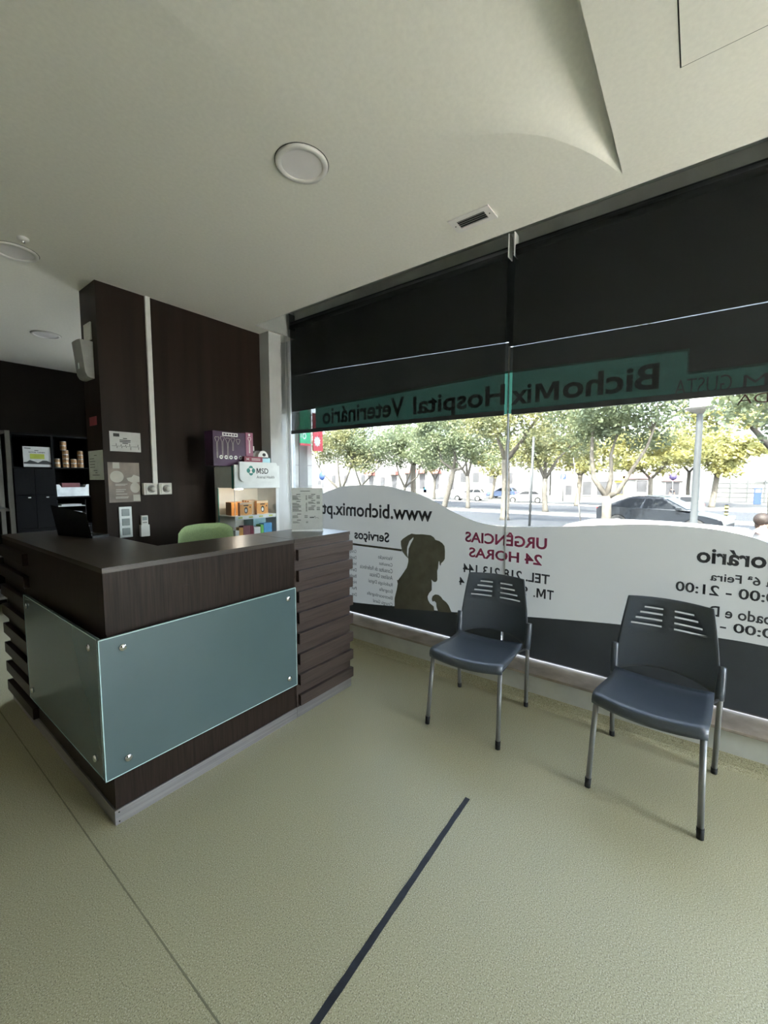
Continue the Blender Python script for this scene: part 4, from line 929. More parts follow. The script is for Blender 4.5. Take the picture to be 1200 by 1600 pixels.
for (x0, x1, z1, mf, ms, lab) in ((1.930, 1.962, 1.062, 'cable', 'cable', 'white carton at the left end of the lower display shelf'), (1.964, 2.000, 1.083, 'yellow_card', 'yellow_card', 'amber carton on the lower display shelf'),
        (2.003, 2.070, 1.093, 'rose', 'rose', 'muted rose carton on the lower display shelf'), (2.072, 2.102, 1.090, 'redcard', 'redcard', 'bright red slim carton on the lower display shelf'),
        (2.106, 2.170, 1.074, 'cable', 'cable', 'white carton between the red and green ones on the lower display shelf'), (2.173, 2.203, 1.090, 'green_card', 'green_card', 'slim green carton on the lower display shelf'),
        (2.206, 2.290, 1.100, 'blue_card', 'blue_card', 'blue carton at the right end of the lower display shelf')):
    carton('medicine_box', x0, x1, 2.975, 3.04, S2, z1, M[mf], M[ms], lab)
carton('medicine_box', 2.16, 2.29, 3.06, 3.20, S2, 1.155, M['cyan_card'], M['cyan_card'], 'large light blue carton at the back right of the lower display shelf')
# on top of the case
HB = DZ1 - 0.001
pb = thing('gift_box', (1.94, 3.09, 1.586), 'large dark purple box with tool drawings standing on the display case', 'box')
bx('carton', M['purple'], pb, 1.772, 2.062, 3.000, 3.120, 1.586, 1.858, bev=0.002)
q = MB(); q.box(2.0625, 2.132, 2.996, 3.120, 1.672, 1.866); q.build('mauve_flap', M['mauve'], pb)
F = lambda u, v: (u, 2.9985, v)
q = MB(); bar2(q, 1.852, 1.990, 1.822, 1.850, F)
for k in range(5): disc2(q, 1.838 + k * 0.043, 1.656, 0.0155, 0.0155, F)
q.build('white_print', M['cable'], pb)
q = MB(); F4 = lambda u, v: (u, 2.9978, v)
for k in range(5): bar2(q, 1.862 + k * 0.025, 1.880 + k * 0.025, 1.830, 1.842, F4); bar2(q, 1.830 + k * 0.043, 1.846 + k * 0.043, 1.652, 1.660, F4)
q.build('dark_print', M['purple'], pb)
q = MB()
for k, (x, zt, L) in enumerate(((1.806, 1.800, 0.12), (1.852, 1.806, 0.12), (1.898, 1.797, 0.125), (1.944, 1.802, 0.06), (1.992, 1.795, 0.0))):
    line2(q, [(x - 0.018, zt), (x - 0.014, zt + 0.010), (x + 0.014, zt + 0.010), (x + 0.018, zt), (x + 0.008, zt - 0.022), (x + 0.004, zt - 0.03)] + [(x + 0.004, zt - 0.03 - L), (x - 0.004, zt - 0.03 - L)] * (1 if L else 0) + [(x - 0.004, zt - 0.03), (x - 0.008, zt - 0.022), (x - 0.018, zt)], 0.0026, F)
q.build('tool_drawings', M['poster_light'], pb)
q = MB(); line2(q, [(2.082, 1.815), (2.086, 1.828), (2.108, 1.828), (2.112, 1.815), (2.101, 1.80), (2.101, 1.70), (2.093, 1.70), (2.093, 1.80), (2.082, 1.815)], 0.004, lambda u, v: (u, 2.9952, v)); disc2(q, 2.096, 1.848, 0.010, 0.010, lambda u, v: (u, 2.9952, v)); q.build('white_print', M['cable'], pb)
rb = thing('slim_carton', (2.10, 2.96, HB), 'wine red slim carton lying on the front of the display case top', 'box')
bx('carton', M['redcard'], rb, 2.016, 2.194, 2.955, 2.985, 1.6225, 1.668, bev=0.001)
q = MB(); F = lambda u, v: (u, 2.9538, v); line2(q, [(2.036, 1.655), (2.046, 1.646), (2.036, 1.637)], 0.003, F); line2(q, [(2.060, 1.655), (2.050, 1.646), (2.060, 1.637)], 0.003, F); bar2(q, 2.036, 2.06, 1.645, 1.648, F)
for z in (1.652, 1.645, 1.638): bar2(q, 2.085, 2.17, z - 0.001, z + 0.001, F)
q.build('print', M['cable'], rb)
for z_ in (1.600,): MB().box(1.985, 2.30, DY0 - 0.012, 2.986, 1.598, 1.622, bev=0.002).build('badge_ledge', M['display'], dc)
sb = thing('small_bottle', (2.175, 3.10, HB), 'small white and dark labelled bottle behind the purple box', 'bottle')
bx('bottle', M['black'], sb, 2.150, 2.20, 3.08, 3.13, 1.586, 1.825, bev=0.004)
bx('label', M['cable'], sb, 2.149, 2.201, 3.0785, 3.1315, 1.725, 1.765)
dm = thing('dome_display', (2.225, 3.01, HB), 'small half-round display stand with a white top and pale blue base on the display case', 'display stand')
q = MB(); q.poly([(2.228 + 0.052 * math.cos(a), 1.668 + 0.056 * math.sin(a)) for a in [k * PI / 18 for k in range(19)]], fn=lambda x, z: (x, 2.990, z), depth=0.045, dirv=(0, 1, 0)); q.build('dome', M['cable'], dm)
q = MB(); q.poly([(2.210 + 0.062 * math.cos(a), 1.660 + 0.065 * math.sin(a)) for a in [k * PI / 18 for k in range(19)]], fn=lambda x, z: (x, 3.036, z), depth=0.02, dirv=(0, 1, 0)); q.build('dark_back', M['plastic_grey'], dm)
q = MB(); q.box(2.200, 2.300, 2.988, 3.04, 1.5985, 1.664, bev=0.004); q.build('base', M['cyan_card'], dm)
q = MB(); disc2(q, 2.236, 1.690, 0.018, 0.014, lambda u, v: (u, 2.989, v)); bar2(q, 2.185, 2.275, 1.660, 1.668, lambda u, v: (u, 2.987, v)); q.build('dark_print', M['ink'], dm)

# ------------------------------------------------------------------ back-room shelving with its contents
ck = thing('shelf_cabinet', (1.5, 6.1, 0), 'black shelf and door cabinet against the far wall of the back room', 'cabinet')
q = MB(); cx0, cx1, cy0, cy1, cz1 = 1.14, 1.92, 5.90, 6.30, 1.985
q.box(cx0, cx0 + 0.02, cy0, cy1, 0, cz1); q.box(cx1 - 0.02, cx1, cy0, cy1, 0, cz1); q.box(cx0, cx1, cy1 - 0.01, cy1, 0, cz1); q.box(cx0 + 0.02, cx1 - 0.02, cy0, cy1, cz1 - 0.02, cz1); q.box(cx0 + 0.02, cx1 - 0.02, cy0, cy1, 0.0, 0.06); q.box(1.500, 1.520, cy0, cy1, 0.06, cz1 - 0.02)
q.build('carcass', M['black'], ck)
for x0, x1, z in ((1.16, 1.50, 1.600), (1.52, 1.90, 1.600), (1.52, 1.90, 1.262), (1.52, 1.90, 0.930), (1.16, 1.50, 1.262)):
    bx('shelf', M['black'], ck, x0, x1, cy0 + 0.003, cy1 - 0.01, z, z + 0.016)
for x0, x1, z0, z1 in ((1.158, 1.328, 0.93, 1.30), (1.332, 1.502, 0.93, 1.30), (1.158, 1.328, 1.304, 1.596), (1.332, 1.502, 1.304, 1.596), (1.158, 1.502, 0.07, 0.925), (1.518, 1.902, 0.07, 0.925)):
    dd = bx('door', M['black'], ck, x0, x1, cy0 - 0.016, cy0, z0, z1)
    if z0 == 0.93: 
        q = MB(); xx = 1.272 if x0 < 1.2 else 1.432; q.box(xx - 0.010, xx + 0.014, cy0 - 0.028, cy0 - 0.016, 1.272, 1.282, bev=0.002); q.build('knob', M['cable'], dd)
ad = thing('counter_card', (1.37, 5.93, 1.616), 'white printed card with a lime green panel standing on the cabinet shelf', 'sign')
bx('card', M['paper'], ad, 1.250, 1.495, 5.915, 5.921, 1.6168, 1.842)
FA = lambda u, v: (u, 5.9135, v)
q = MB(); bar2(q, 1.308, 1.436, 1.706, 1.762, FA); q.build('lime_panel', M['lime'], ad)
q = MB(); put_text(q, 'ROYAL CANIN', 1.300, 1.442, 1.772, 1.786, FA, 0.03); bar2(q, 1.262, 1.318, 1.818, 1.826, FA); bar2(q, 1.350, 1.385, 1.795, 1.803, FA)
q.poly([(1.251, 1.650), (1.495, 1.645), (1.495, 1.668), (1.455, 1.688), (1.42, 1.690), (1.375, 1.664), (1.34, 1.680), (1.305, 1.692), (1.28, 1.672), (1.251, 1.668)], fn=FA); q.build('dark_print', M['ink'], ad)
# tins
def tin_proto(label):
    r = local_thing('food_tin', label, 'tin', 'pet food tins on the cabinet shelf')
    MB().lathe([(0, 0.0), (0.029, 0.0), (0.0305, 0.003), (0.0305, 0.047), (0.029, 0.050), (0.027, 0.0495), (0.026, 0.048), (0, 0.048)], (0, 0, 0), 'z', 20).build('can', M['silver'], r)
    MB().lathe([(0.0309, 0.005), (0.0309, 0.045)], (0, 0, 0), 'z', 20).build('paper_label', M['tin_gold'], r)
    return r
stacks = [(1.555, 2, 'leftmost stack'), (1.640, 4, 'tallest stack'), (1.716, 2, 'short third stack'), (1.786, 4, 'rightmost stack')]
ordn = ['bottom', 'second from the bottom', 'third from the bottom', 'fourth from the bottom', 'fifth from the bottom', 'topmost']
first = None
for (x, n_, nm) in stacks:
    tot = 6 if n_ == 4 and x < 1.7 else n_
    for k in range(tot):
        xx = x - (0.018 if k >= 4 else 0); rz = random.uniform(0, 6)
        pos = 'topmost' if k == tot - 1 else ordn[k]
        lab = f'pet food tin, {pos} of the {nm} on the black shelf'
        if first is None:
            first = tin_proto(lab); first.location = (xx, 5.94, 1.6162); first.rotation_euler = (0, 0, rz)
        else: dup(first, (xx, 5.94, 1.6162 + k * 0.0503), rz, lab)
tr = thing('letter_tray', (1.70, 6.0, 1.279), 'white plastic storage tray on the cabinet shelf below the tins', 'tray')
q = MB(); q.poly([(1.532, 1.279), (1.842, 1.279), (1.848, 1.418), (1.824, 1.418), (1.806, 1.385), (1.575, 1.385), (1.556, 1.418), (1.526, 1.418)], fn=lambda x, z: (x, 5.905, z), depth=0.006, dirv=(0, 1, 0))
q.box(1.530, 1.534, 5.911, 6.20, 1.279, 1.415); q.box(1.842, 1.846, 5.911, 6.20, 1.279, 1.415); q.box(1.534, 1.842, 5.911, 6.20, 1.279, 1.284); q.build('tray_body', M['white_tray'], tr)
tag(MB().box(1.60, 1.78, 5.98, 6.10, 1.2845, 1.435, bev=0.004).build('carton', M['rose']), 'dark red carton inside the white storage tray', 'box')
ptr = thing('paper_tray', (1.67, 6.0, 0.9466), 'three-tier document tray full of papers at the bottom of the open shelves', 'tray')
for x in (1.530, 1.808): bx('side_panel', M['black_gloss'], ptr, x, x + 0.008, 5.93, 6.22, 0.9466, 1.235)
for k in range(3):
    z = 1.158 - k * 0.098
    bx('tier', M['plastic_white'], ptr, 1.538, 1.808, 5.925, 6.22, z, z + 0.007)
for k in range(3):
    z = 1.165 - k * 0.098
    tag(MB().box(1.575, 1.775, 5.94, 6.20, z + 0.0005, z + 0.018 + 0.006 * k).build('paper_stack', M['paper']), ['stack of papers on the top tier of the document tray', 'stack of papers on the middle tier of the document tray', 'stack of papers on the bottom tier of the document tray'][k], 'papers')
rk = thing('storage_rack', (0.75, 5.5, 0), 'grey beige open storage rack at the left photo edge in the back room', 'rack')
for (x, y) in ((1.028, 5.40), (0.40, 5.40), (1.028, 5.78), (0.40, 5.78)): bx('post', M['rack'], rk, x - 0.018, x + 0.018, y - 0.018, y + 0.018, 0.0, 1.955)
for z in (0.3, 0.72, 1.165, 1.925): bx('shelf', M['rack'], rk, 0.418, 1.010, 5.39, 5.79, z, z + 0.028)
tag(MB().box(0.86, 0.93, 5.5, 5.72, 1.1935, 1.42, bev=0.004).build('binder', M['paper_dim']), 'pale upright binder on the storage rack at the left edge', 'binder')

# ------------------------------------------------------------------ outside: ground, facades
def gz(x): return -0.6 if x < 20 else (-0.6 - 0.7 * min(1, (x - 20) / 20))
def strip(name, x0, x1, m, dz=0.0, y0=-60, y1=130):
    xs = sorted({x0, x1, *[x for x in (20, 25, 30, 35, 40) if x0 < x < x1]}); q = MB()
    q.faces([(x, y, gz(x) + dz) for x in xs for y in (y0, y1)], [(2 * i, 2 * i + 2, 2 * i + 3, 2 * i + 1) for i in range(len(xs) - 1)])
    for x in (x0, x1): q.faces([(x, y0, gz(x) + dz), (x, y1, gz(x) + dz), (x, y1, gz(x) - 0.3), (x, y0, gz(x) - 0.3)], [(0, 1, 2, 3)])
    return struct(name, q, m)
strip('ground', 3.1, 140, M['paving'], -0.02, -90, 200)
strip('side_pavement', -60, 3.1, M['pale_paving'], -0.02, -90, -3.7)
strip('rear_pavement', -60, -2.8, M['pale_paving'], -0.02, -3.7, 60)
strip('street_roadway', 15.8, 17.0, M['asphalt'], -0.005); strip('parking_roadway', 18.0, 28.0, M['asphalt'], -0.01)
strip('cycle_lane', 30.2, 31.8, M['lane_green'], 0.0, -30, 1.5); strip('far_roadway', 33.6, 46.0, M['asphalt'], -0.008)
struct('kerb_strip', MB().box(28.0, 28.3, -40, 100, gz(28.3) - 0.1, gz(28) + 0.10), M['stone'])
struct('far_kerb_strip', MB().box(46.0, 46.3, -40, 100, -1.4, -1.20), M['stone'])

fb = thing('shop_building', (75, 45, -1.3), 'long white building with red shop awnings across the street', 'building')
bx('wall', M['render_white'], fb, 73.0, 80, 20, 140, -1.3, 8.0)
bx('plinth', M['stone'], fb, 72.9, 73.0, 20, 140, -1.3, -0.7)
for y, z0, z1, k in ((75.5, -0.4, 1.2, 0), (61.2, 0.3, 2.6, 0), (58.8, -0.3, 2.3, 1), (55.6, -0.6, 2.0, 0), (52.4, -1.0, 2.4, 1), (48.6, -0.6, 2.7, 1), (45.3, -0.8, 2.7, 1), (42.0, -0.9, 2.6, 1), (38.6, -0.8, 2.6, 0), (36.0, 0.6, 2.8, 0), (33.4, 0.6, 2.8, 0), (30.2, 0.4, 2.7, 0), (27.0, 0.4, 2.7, 0), (66.5, 0.2, 2.5, 0), (70.5, 0.2, 2.5, 0)):
    wd = bx('shop_window', M['stone_grey'], fb, 72.92, 73.0, y - 0.85, y + 0.85, z0, z1)
    bx('pane', M['pane_dark'], wd, 72.90, 72.93, y - 0.65, y + 0.65, z0 + 0.15, z1 - 0.15)
    if k: bx('awning', M['awning_red'], fb, 71.8, 72.95, y - 1.1, y + 1.1, z1 - 0.05, z1 + 0.65)
bx('blue_door', M['blue_card'], fb, 72.90, 73.0, 44.2, 45.0, -1.3, -0.2)
lb = thing('low_building', (75, 12, -1.3), 'low white building with yellow and pink shopfronts behind the black car', 'building')
bx('wall', M['render_white'], lb, 72.0, 79, 1.0, 19.5, -1.3, 6.0)
for y0, y1, z0, z1, m in ((13.3, 14.6, -1.1, 1.1, 'pane_dark'), (10.6, 12.5, -1.1, 1.1, 'pane_dark'), (8.9, 9.9, -0.9, 0.9, 'pane_dark'), (5.9, 7.2, -0.5, 1.2, 'pane_dark'), (2.0, 3.6, -0.9, 1.0, 'pane_dark'), (16.2, 17.2, -1.2, 0.4, 'pane_dark')):
    wd = bx('shop_window', M['stone_grey'] if y0 != 8.9 else M['yellow_paint'], lb, 71.93, 72.0, y0 - 0.15, y1 + 0.15, z0 - 0.1, z1 + 0.15); bx('pane', M[m], wd, 71.90, 71.94, y0, y1, z0, z1)
bx('yellow_panel', M['yellow_paint'], lb, 71.6, 72.0, 8.6, 10.2, 1.2, 1.9); bx('pink_panel', M['pink_paint'], lb, 71.6, 72.0, 5.4, 9.0, 1.5, 2.1); bx('pink_panel', M['pink_paint'], lb, 71.6, 72.0, 1.6, 4.2, 1.2, 1.9)
fe = thing('panel_fence', (65, -5, -1.3), 'pale panel fence with dark uprights right of the lamp post', 'fence')
bx('panels', M['render_white'], fe, 65.0, 65.15, -16.0, -1.5, -1.25, 1.12)
for k in range(8): bx('fence_post', M['post'], fe, 64.85, 65.0, -1.7 - k * 1.55, -1.58 - k * 1.55, -1.3, 1.3)
for z in (-0.75, -0.2, 0.35, 0.9): bx('rail', M['post'], fe, 64.94, 65.0, -16, -1.5, z, z + 0.05)
bx('pale_board', M['cable'], fe, 64.7, 64.9, -6.9, -5.3, 1.3, 2.4)
tt = thing('street_totem', (60.4, -5.25, -1.3), 'dark blue street totem in front of the pale fence', 'totem')
bx('totem_body', M['sign_blue'], tt, 60.2, 60.5, -5.6, -4.98, -1.3, 0.48, bev=0.02); bx('totem_panel', M['cable'], tt, 60.17, 60.2, -5.5, -5.1, 0.0, 0.3)

# neighbouring shop signs hung from the stone pier, left end of the window
s1 = thing('green_shop_sign', (3.06, 3.38, 1.93), 'green shop sign with a white letter outside the left window end', 'sign')
bx('board', M['flag_green'], s1, 2.985, 3.132, 3.372, 3.384, 1.862, 2.22); bx('red_edge', M['flag_red'], s1, 2.985, 3.132, 3.3715, 3.3845, 1.840, 1.8618)
word('letter', M['cable'], s1, 'O', 3.018, 3.072, 1.905, 1.975, lambda u, v: (u, 3.3712, v), 0.03); word('letter', M['cable'], s1, 'Ã', 2.987, 3.012, 1.915, 1.99, lambda u, v: (u, 3.3712, v), 0.02)
s2 = thing('red_shop_sign', (3.24, 3.38, 1.80), 'red shop sign with a white starburst outside the left window end', 'sign')
bx('board', M['flag_red'], s2, 3.172, 3.315, 3.372, 3.384, 1.790, 2.20)
q = MB(); q.poly([(3.232 + (0.055 if k % 2 else 0.038) * math.cos(k * PI / 10), 1.895 + (0.062 if k % 2 else 0.042) * math.sin(k * PI / 10)) for k in range(20)], fn=lambda x, z: (x, 3.3712, z)); q.build('white_burst', M['cable'], s2)
for s_, xm in ((s1, 3.06), (s2, 3.24)): MB().tube([(xm, 3.378, 2.19), (xm, 3.50, 2.19)], 0.008, 8).build('hanger', M['post'], s_)

# ------------------------------------------------------------------ trees
def tree(x, y, r, fork, branches, crown, n, leaf, bark, label, size=0.10):
    z0 = gz(x) - 0.03
    t = thing('street_tree', (x, y, z0), label, 'tree', 'street trees beyond the window')
    rnd = random.Random(hash((round(x, 1), round(y, 1))) & 0xffff)
    q = MB(); fz = Vector(fork)
    base = Vector((x, y, z0)); mid = base.lerp(fz, 0.5) + Vector((rnd.uniform(-.04, .04), rnd.uniform(-.06, .06), 0))
    q.tube([base, base.lerp(mid, 0.15), mid, fz], [r * 1.35, r * 1.08, r, r * 0.92], 10)
    for br in branches:
        pts = [fz - Vector((0, 0, 0.05))] + [Vector(p) for p in br]; k = len(pts)
        q.tube(pts, [max(0.012, r * (0.66 - 0.50 * i / (k - 1))) for i in range(k)], 8)
        tip = pts[-1]
        for _ in range(3):
            d = Vector((rnd.uniform(-1, 1), rnd.uniform(-1, 1), rnd.uniform(0.1, 1))) * crown[1][1] * 0.40
            q.tube([pts[-2].lerp(tip, 0.5), tip + d * 0.5, tip + d], [r * 0.18, r * 0.11, 0.01], 6)
    q.build('trunk', bark, t)
    (cx, cy, cz), (rx, ry, rz) = crown; rx, ry, rz = rx * 1.12, ry * 1.22, rz * 1.10; n = int(n * 1.55)
    blobs = []
    for _ in range(26):
        a, b = rnd.uniform(0, 2 * PI), math.acos(rnd.uniform(-1, 1)); k = rnd.uniform(0.35, 0.86)
        blobs.append((cx + rx * k * math.sin(b) * math.cos(a), cy + ry * k * math.sin(b) * math.sin(a), cz + rz * k * math.cos(b), rnd.uniform(0.22, 0.42)))
    vs, fs = [], []
    for _ in range(n):
        bx0, by0, bz0, br = blobs[rnd.randrange(len(blobs))]
        a, b, k = rnd.uniform(0, 2 * PI), math.acos(rnd.uniform(-1, 1)), rnd.random() ** 0.5 * br
        p = Vector((bx0 + rx * k * math.sin(b) * math.cos(a), by0 + ry * k * math.sin(b) * math.sin(a), bz0 + rz * k * math.cos(b)))
        u = Vector((rnd.gauss(0, 1), rnd.gauss(0, 1), rnd.gauss(0, 0.7))).normalized(); w_ = u.cross(Vector((rnd.gauss(0, 1), rnd.gauss(0, 1), rnd.gauss(0, 1)))).normalized()
        s = size * rnd.uniform(0.6, 1.35); i = len(vs)
        vs += [tuple(p - u * s), tuple(p + w_ * s * 0.48 - u * s * 0.1), tuple(p + u * s), tuple(p - w_ * s * 0.48 - u * s * 0.1)]; fs.append((i, i + 1, i + 2, i + 3))
    me = bpy.data.meshes.new('foliage'); me.from_pydata(vs, [], fs); me.materials.append(leaf)
    link('foliage', me, t)
    return t
G, O, Y = M['leaf_green'], M['leaf_olive'], M['leaf_yellow']; BK, BP = M['bark'], M['bark_pale']
tree(17.5, 2.71, 0.165, (17.5, 2.70, 0.84), [[(17.5, 3.18, 1.5), (17.5, 3.28, 2.4), (17.4, 3.25, 3.4), (17.3, 3.5, 4.6)], [(17.5, 2.34, 1.0), (17.5, 1.95, 1.75), (17.5, 1.5, 2.6), (17.4, 1.2, 3.6)], [(17.6, 2.60, 1.5), (17.7, 2.65, 2.4), (17.6, 2.3, 3.8)]],
     ((17.4, 2.3, 4.35), (2.0, 3.0, 1.95)), 6500, G, BP, 'forked tree behind the lamp post, growing left of the black car', 0.085)
tree(20.7, 7.86, 0.21, (20.7, 7.86, 2.45), [[(20.7, 8.25, 3.4), (20.6, 8.6, 4.8)], [(20.7, 7.1, 3.3), (20.6, 6.5, 4.15), (20.5, 5.8, 5.2)], [(20.7, 7.75, 3.6), (20.6, 7.7, 5.4)]],
     ((20.6, 7.4, 5.1), (2.6, 3.9, 2.35)), 6000, O, BP, 'thick-trunked tree right behind the window joint', 0.095)
tree(33.4, 9.41, 0.21, (33.4, 9.5, 1.5), [[(33.4, 10.3, 3.2), (33.3, 11, 5)], [(33.4, 9.5, 3.6), (33.3, 9.2, 5.5)], [(33.4, 8.6, 3.0), (33.3, 7.4, 4.2)]], ((33.3, 9.3, 4.9), (3.0, 3.7, 2.7)), 4500, O, BK, 'straight tree right of the grey sign post, in line with the parked white saloon', 0.13)
tree(32.65, 15.66, 0.17, (32.7, 15.75, 1.7), [[(32.7, 16.8, 3.0), (32.6, 17.4, 4.6)], [(32.7, 15.3, 3.4), (32.6, 14.6, 5.0)], [(32.7, 16.0, 3.4), (32.5, 16.0, 5.2)]], ((32.6, 15.2, 4.9), (2.9, 3.3, 2.6)), 4500, G, BK, 'slim tree in front of the white suv', 0.13)
tree(33.0, 18.17, 0.23, (32.8, 17.15, 2.3), [[(32.8, 18.3, 3.0), (32.8, 18.8, 4.6)], [(32.8, 16.3, 2.35), (32.7, 15.7, 3.2)], [(32.8, 17.0, 3.6), (32.7, 16.8, 5.2)]], ((32.8, 18.2, 5.0), (2.9, 3.2, 2.6)), 4500, G, BK, 'leaning forked tree left of the white suv', 0.13)
tree(39.6, 25.77, 0.30, (39.6, 25.8, 3.0), [[(39.6, 27, 4.4), (39.5, 28, 6)], [(39.6, 24.8, 4.2), (39.5, 24, 6)]], ((39.6, 25.8, 5.6), (3.6, 4.2, 2.8)), 4500, G, BP, 'stout pale-trunked tree left of the leaning tree', 0.15)
tree(37.0, 25.3, 0.17, (37.0, 25.2, 0.6), [[(37.0, 26.0, 2.0), (37, 26.6, 4.2)], [(37.0, 24.5, 2.2), (37, 24.2, 4.0)], [(37.0, 23.6, 1.7), (37, 23.0, 3.4)]], ((37, 25.6, 5.0), (3.0, 3.6, 2.3)), 3500, G, BK, 'slender low-forked tree beside the stout pale trunk', 0.14)
tree(32.2, 30.2, 0.22, (32.2, 30.1, 0.2), [[(32.2, 30.4, 1.8), (32.2, 30.6, 4.0)], [(32.2, 28.9, 2.2), (32.2, 28.4, 4.2)], [(32.2, 32.6, 1.9), (32.2, 34.0, 3.4)]], ((32.2, 30.3, 4.9), (3.6, 4.6, 2.9)), 5500, O, BK, 'leftmost spreading tree beside the stone pier', 0.14)
tree(33.6, 28.6, 0.16, (33.6, 28.5, 0.7), [[(33.6, 29.2, 2.2), (33.6, 29.5, 4.0)], [(33.6, 26.9, 2.0), (33.6, 25.6, 3.0)]], ((33.6, 27.4, 4.7), (3.2, 3.8, 2.5)), 4000, G, BK, 'second tree from the left with a branch reaching right', 0.14)
tree(55.4, 23.1, 0.22, (55.4, 22.5, 1.6), [[(55.4, 23.4, 3.2), (55.4, 24, 5)], [(55.4, 21.4, 3.2), (55.4, 20.8, 4.8)]], ((55.4, 22.2, 4.6), (3.2, 4.2, 2.6)), 3000, Y, BP, 'distant leaning yellow tree beyond the white suv', 0.20)
tree(46.0, 9.85, 0.24, (46.0, 9.6, 1.8), [[(46, 10.8, 3.4), (46, 11.4, 5)], [(46, 8.6, 3.4), (46, 8, 5)]], ((46, 9.3, 4.2), (3.0, 4.2, 2.4)), 3500, Y, BP, 'distant yellow tree beside the parking sign', 0.18)
tree(49.0, 28.5, 0.16, (49.0, 28.4, 1.4), [[(49, 29.6, 3.2), (49, 30.4, 4.6)], [(49, 27.4, 3.2), (49, 26.8, 4.6)]], ((49, 28.3, 4.6), (3.0, 3.8, 2.5)), 3000, G, BK, 'distant thin tree in front of the red awnings', 0.18)
tree(42.0, 3.15, 0.17, (42.0, 3.2, 1.5), [[(42, 4.2, 2.6), (42, 4.8, 4)], [(42, 2.2, 2.6), (42, 1.4, 3.8)]], ((42, 3.2, 3.9), (2.8, 3.7, 1.9)), 4000, Y, BK, 'round yellow tree behind the black car', 0.16)
tree(55.0, 0.72, 0.17, (55.0, 0.75, 2.2), [[(55, 1.8, 3.6), (55, 2.6, 5)], [(55, -0.4, 3.8), (55, -1, 5)]], ((55, 0.6, 4.8), (2.8, 3.4, 2.3)), 3000, Y, BK, 'distant yellow tree just left of the lamp post', 0.2)
tree(52.0, -1.22, 0.24, (52.0, -1.5, 1.8), [[(52, -0.4, 3.4), (52, 0.2, 5)], [(52, -2.6, 3.4), (52, -3.6, 5)]], ((52, -2.0, 4.0), (3.0, 3.6, 2.2)), 3500, Y, BP, 'pale-trunked yellow tree just right of the lamp post', 0.2)
tree(11.8, -2.0, 0.15, (11.8, -1.95, 1.9), [[(11.8, -1.2, 2.8), (11.8, -0.8, 3.8)], [(11.8, -2.6, 3.0), (11.8, -3.0, 4.2)]], ((11.8, -1.55, 3.5), (1.5, 1.35, 1.45)), 4500, G, BK, 'near grey-green tree at the right photo edge', 0.075)
tree(24.0, -2.7, 0.2, (24.0, -2.6, 2.6), [[(24, -1.4, 4.2), (24, -0.8, 5.4)], [(24, -3.6, 4.2), (24, -4.2, 5.4)]], ((24.0, -1.9, 5.1), (2.4, 2.6, 1.9)), 4000, Y, BK, 'bright yellow tree behind the top of the lamp post', 0.11)

# ------------------------------------------------------------------ street furniture
lm = thing('street_lamp', (14.6, 0.033, -0.6), 'tall grey street lamp post with a flat round head', 'street lamp')
MB().lathe([(0.17, 0.0), (0.17, 0.10), (0.095, 0.25), (0.087, 2.0), (0.078, 3.92)], (14.6, 0.033, -0.6), 'z', 18).build('pole', M['post'], lm)
MB().lathe([(0.08, 3.88), (0.24, 3.97), (0.37, 4.03), (0.37, 4.055), (0.24, 4.07), (0, 4.07)], (14.6, 0.033, -0.6), 'z', 24).build('lamp_collar', M['stone_grey'], lm)
MB().lathe([(0.24, 4.071), (0.26, 4.23), (0.26, 4.39), (0, 4.40)], (14.6, 0.033, -0.6), 'z', 24).build('lamp_lens', M['cable'], lm)
MB().lathe([(0.34, 4.401), (0.32, 4.44), (0, 4.52)], (14.6, 0.033, -0.6), 'z', 24).build('lamp_cap', M['post'], lm)
tag(MB().tube([(18.35, 5.83, -0.62), (18.35, 5.75, 3.3)], 0.055, 12).build('sign_post', M['post']), 'plain grey post between the thick trunk and the straight tree', 'post')
tag(MB().tube([(19.7, 4.00, -0.61), (19.7, 4.42, 2.4)], [0.035, 0.02], 8).build('leaning_stake', M['stone_grey']), 'thin dark leaning stake left of the forked tree', 'stake')
pk = thing('parking_sign', (54.5, 13.3, -1.3), 'small blue parking sign on a thin pole', 'road sign')
MB().tube([(54.5, 13.3, -1.3), (54.5, 13.3, 2.0)], 0.04, 8).build('pole', M['post'], pk)
bx('plate', M['sign_blue'], pk, 54.43, 54.46, 12.98, 13.62, 1.40, 2.05, bev=0.01)
q = MB(); put_text(q, 'P', 0, 0.30, 1.50, 1.95, lambda u, v: (54.425, 13.45 - u, v), 0.03); q.build('letter', M['cable'], pk)
rd = thing('round_sign', (40.0, 1.55, -1.3), 'round dark violet road sign behind the black car', 'road sign')
MB().tube([(40.0, 1.55, -1.3), (40.0, 1.55, 1.7)], 0.035, 8).build('pole', M['post'], rd); MB().lathe([(0, -0.02), (0.27, -0.02), (0.27, 0.0), (0, 0.0)], (39.96, 1.55, 1.62), 'x', 24).build('disc', M['sign_purple'], rd)
rd = thing('round_sign', (20.0, 20.4, -0.6), 'round blue road sign next to the stone pier', 'road sign')
MB().tube([(20.0, 20.4, -0.6), (20.0, 20.4, 1.8)], 0.04, 8).build('pole', M['post'], rd); MB().lathe([(0, -0.02), (0.28, -0.02), (0.28, 0.0), (0, 0.0)], (19.95, 20.4, 1.66), 'x', 24).build('disc', M['sign_blue'], rd)
bo = thing('bollard', (31.6, -1.45, -1.02), 'black bollard with yellow rings by the green cycle lane', 'bollard')
MB().lathe([(0.09, 0), (0.09, 0.95), (0.0, 1.0)], (31.6, -1.45, -1.02), 'z', 14).build('post_body', M['black'], bo)
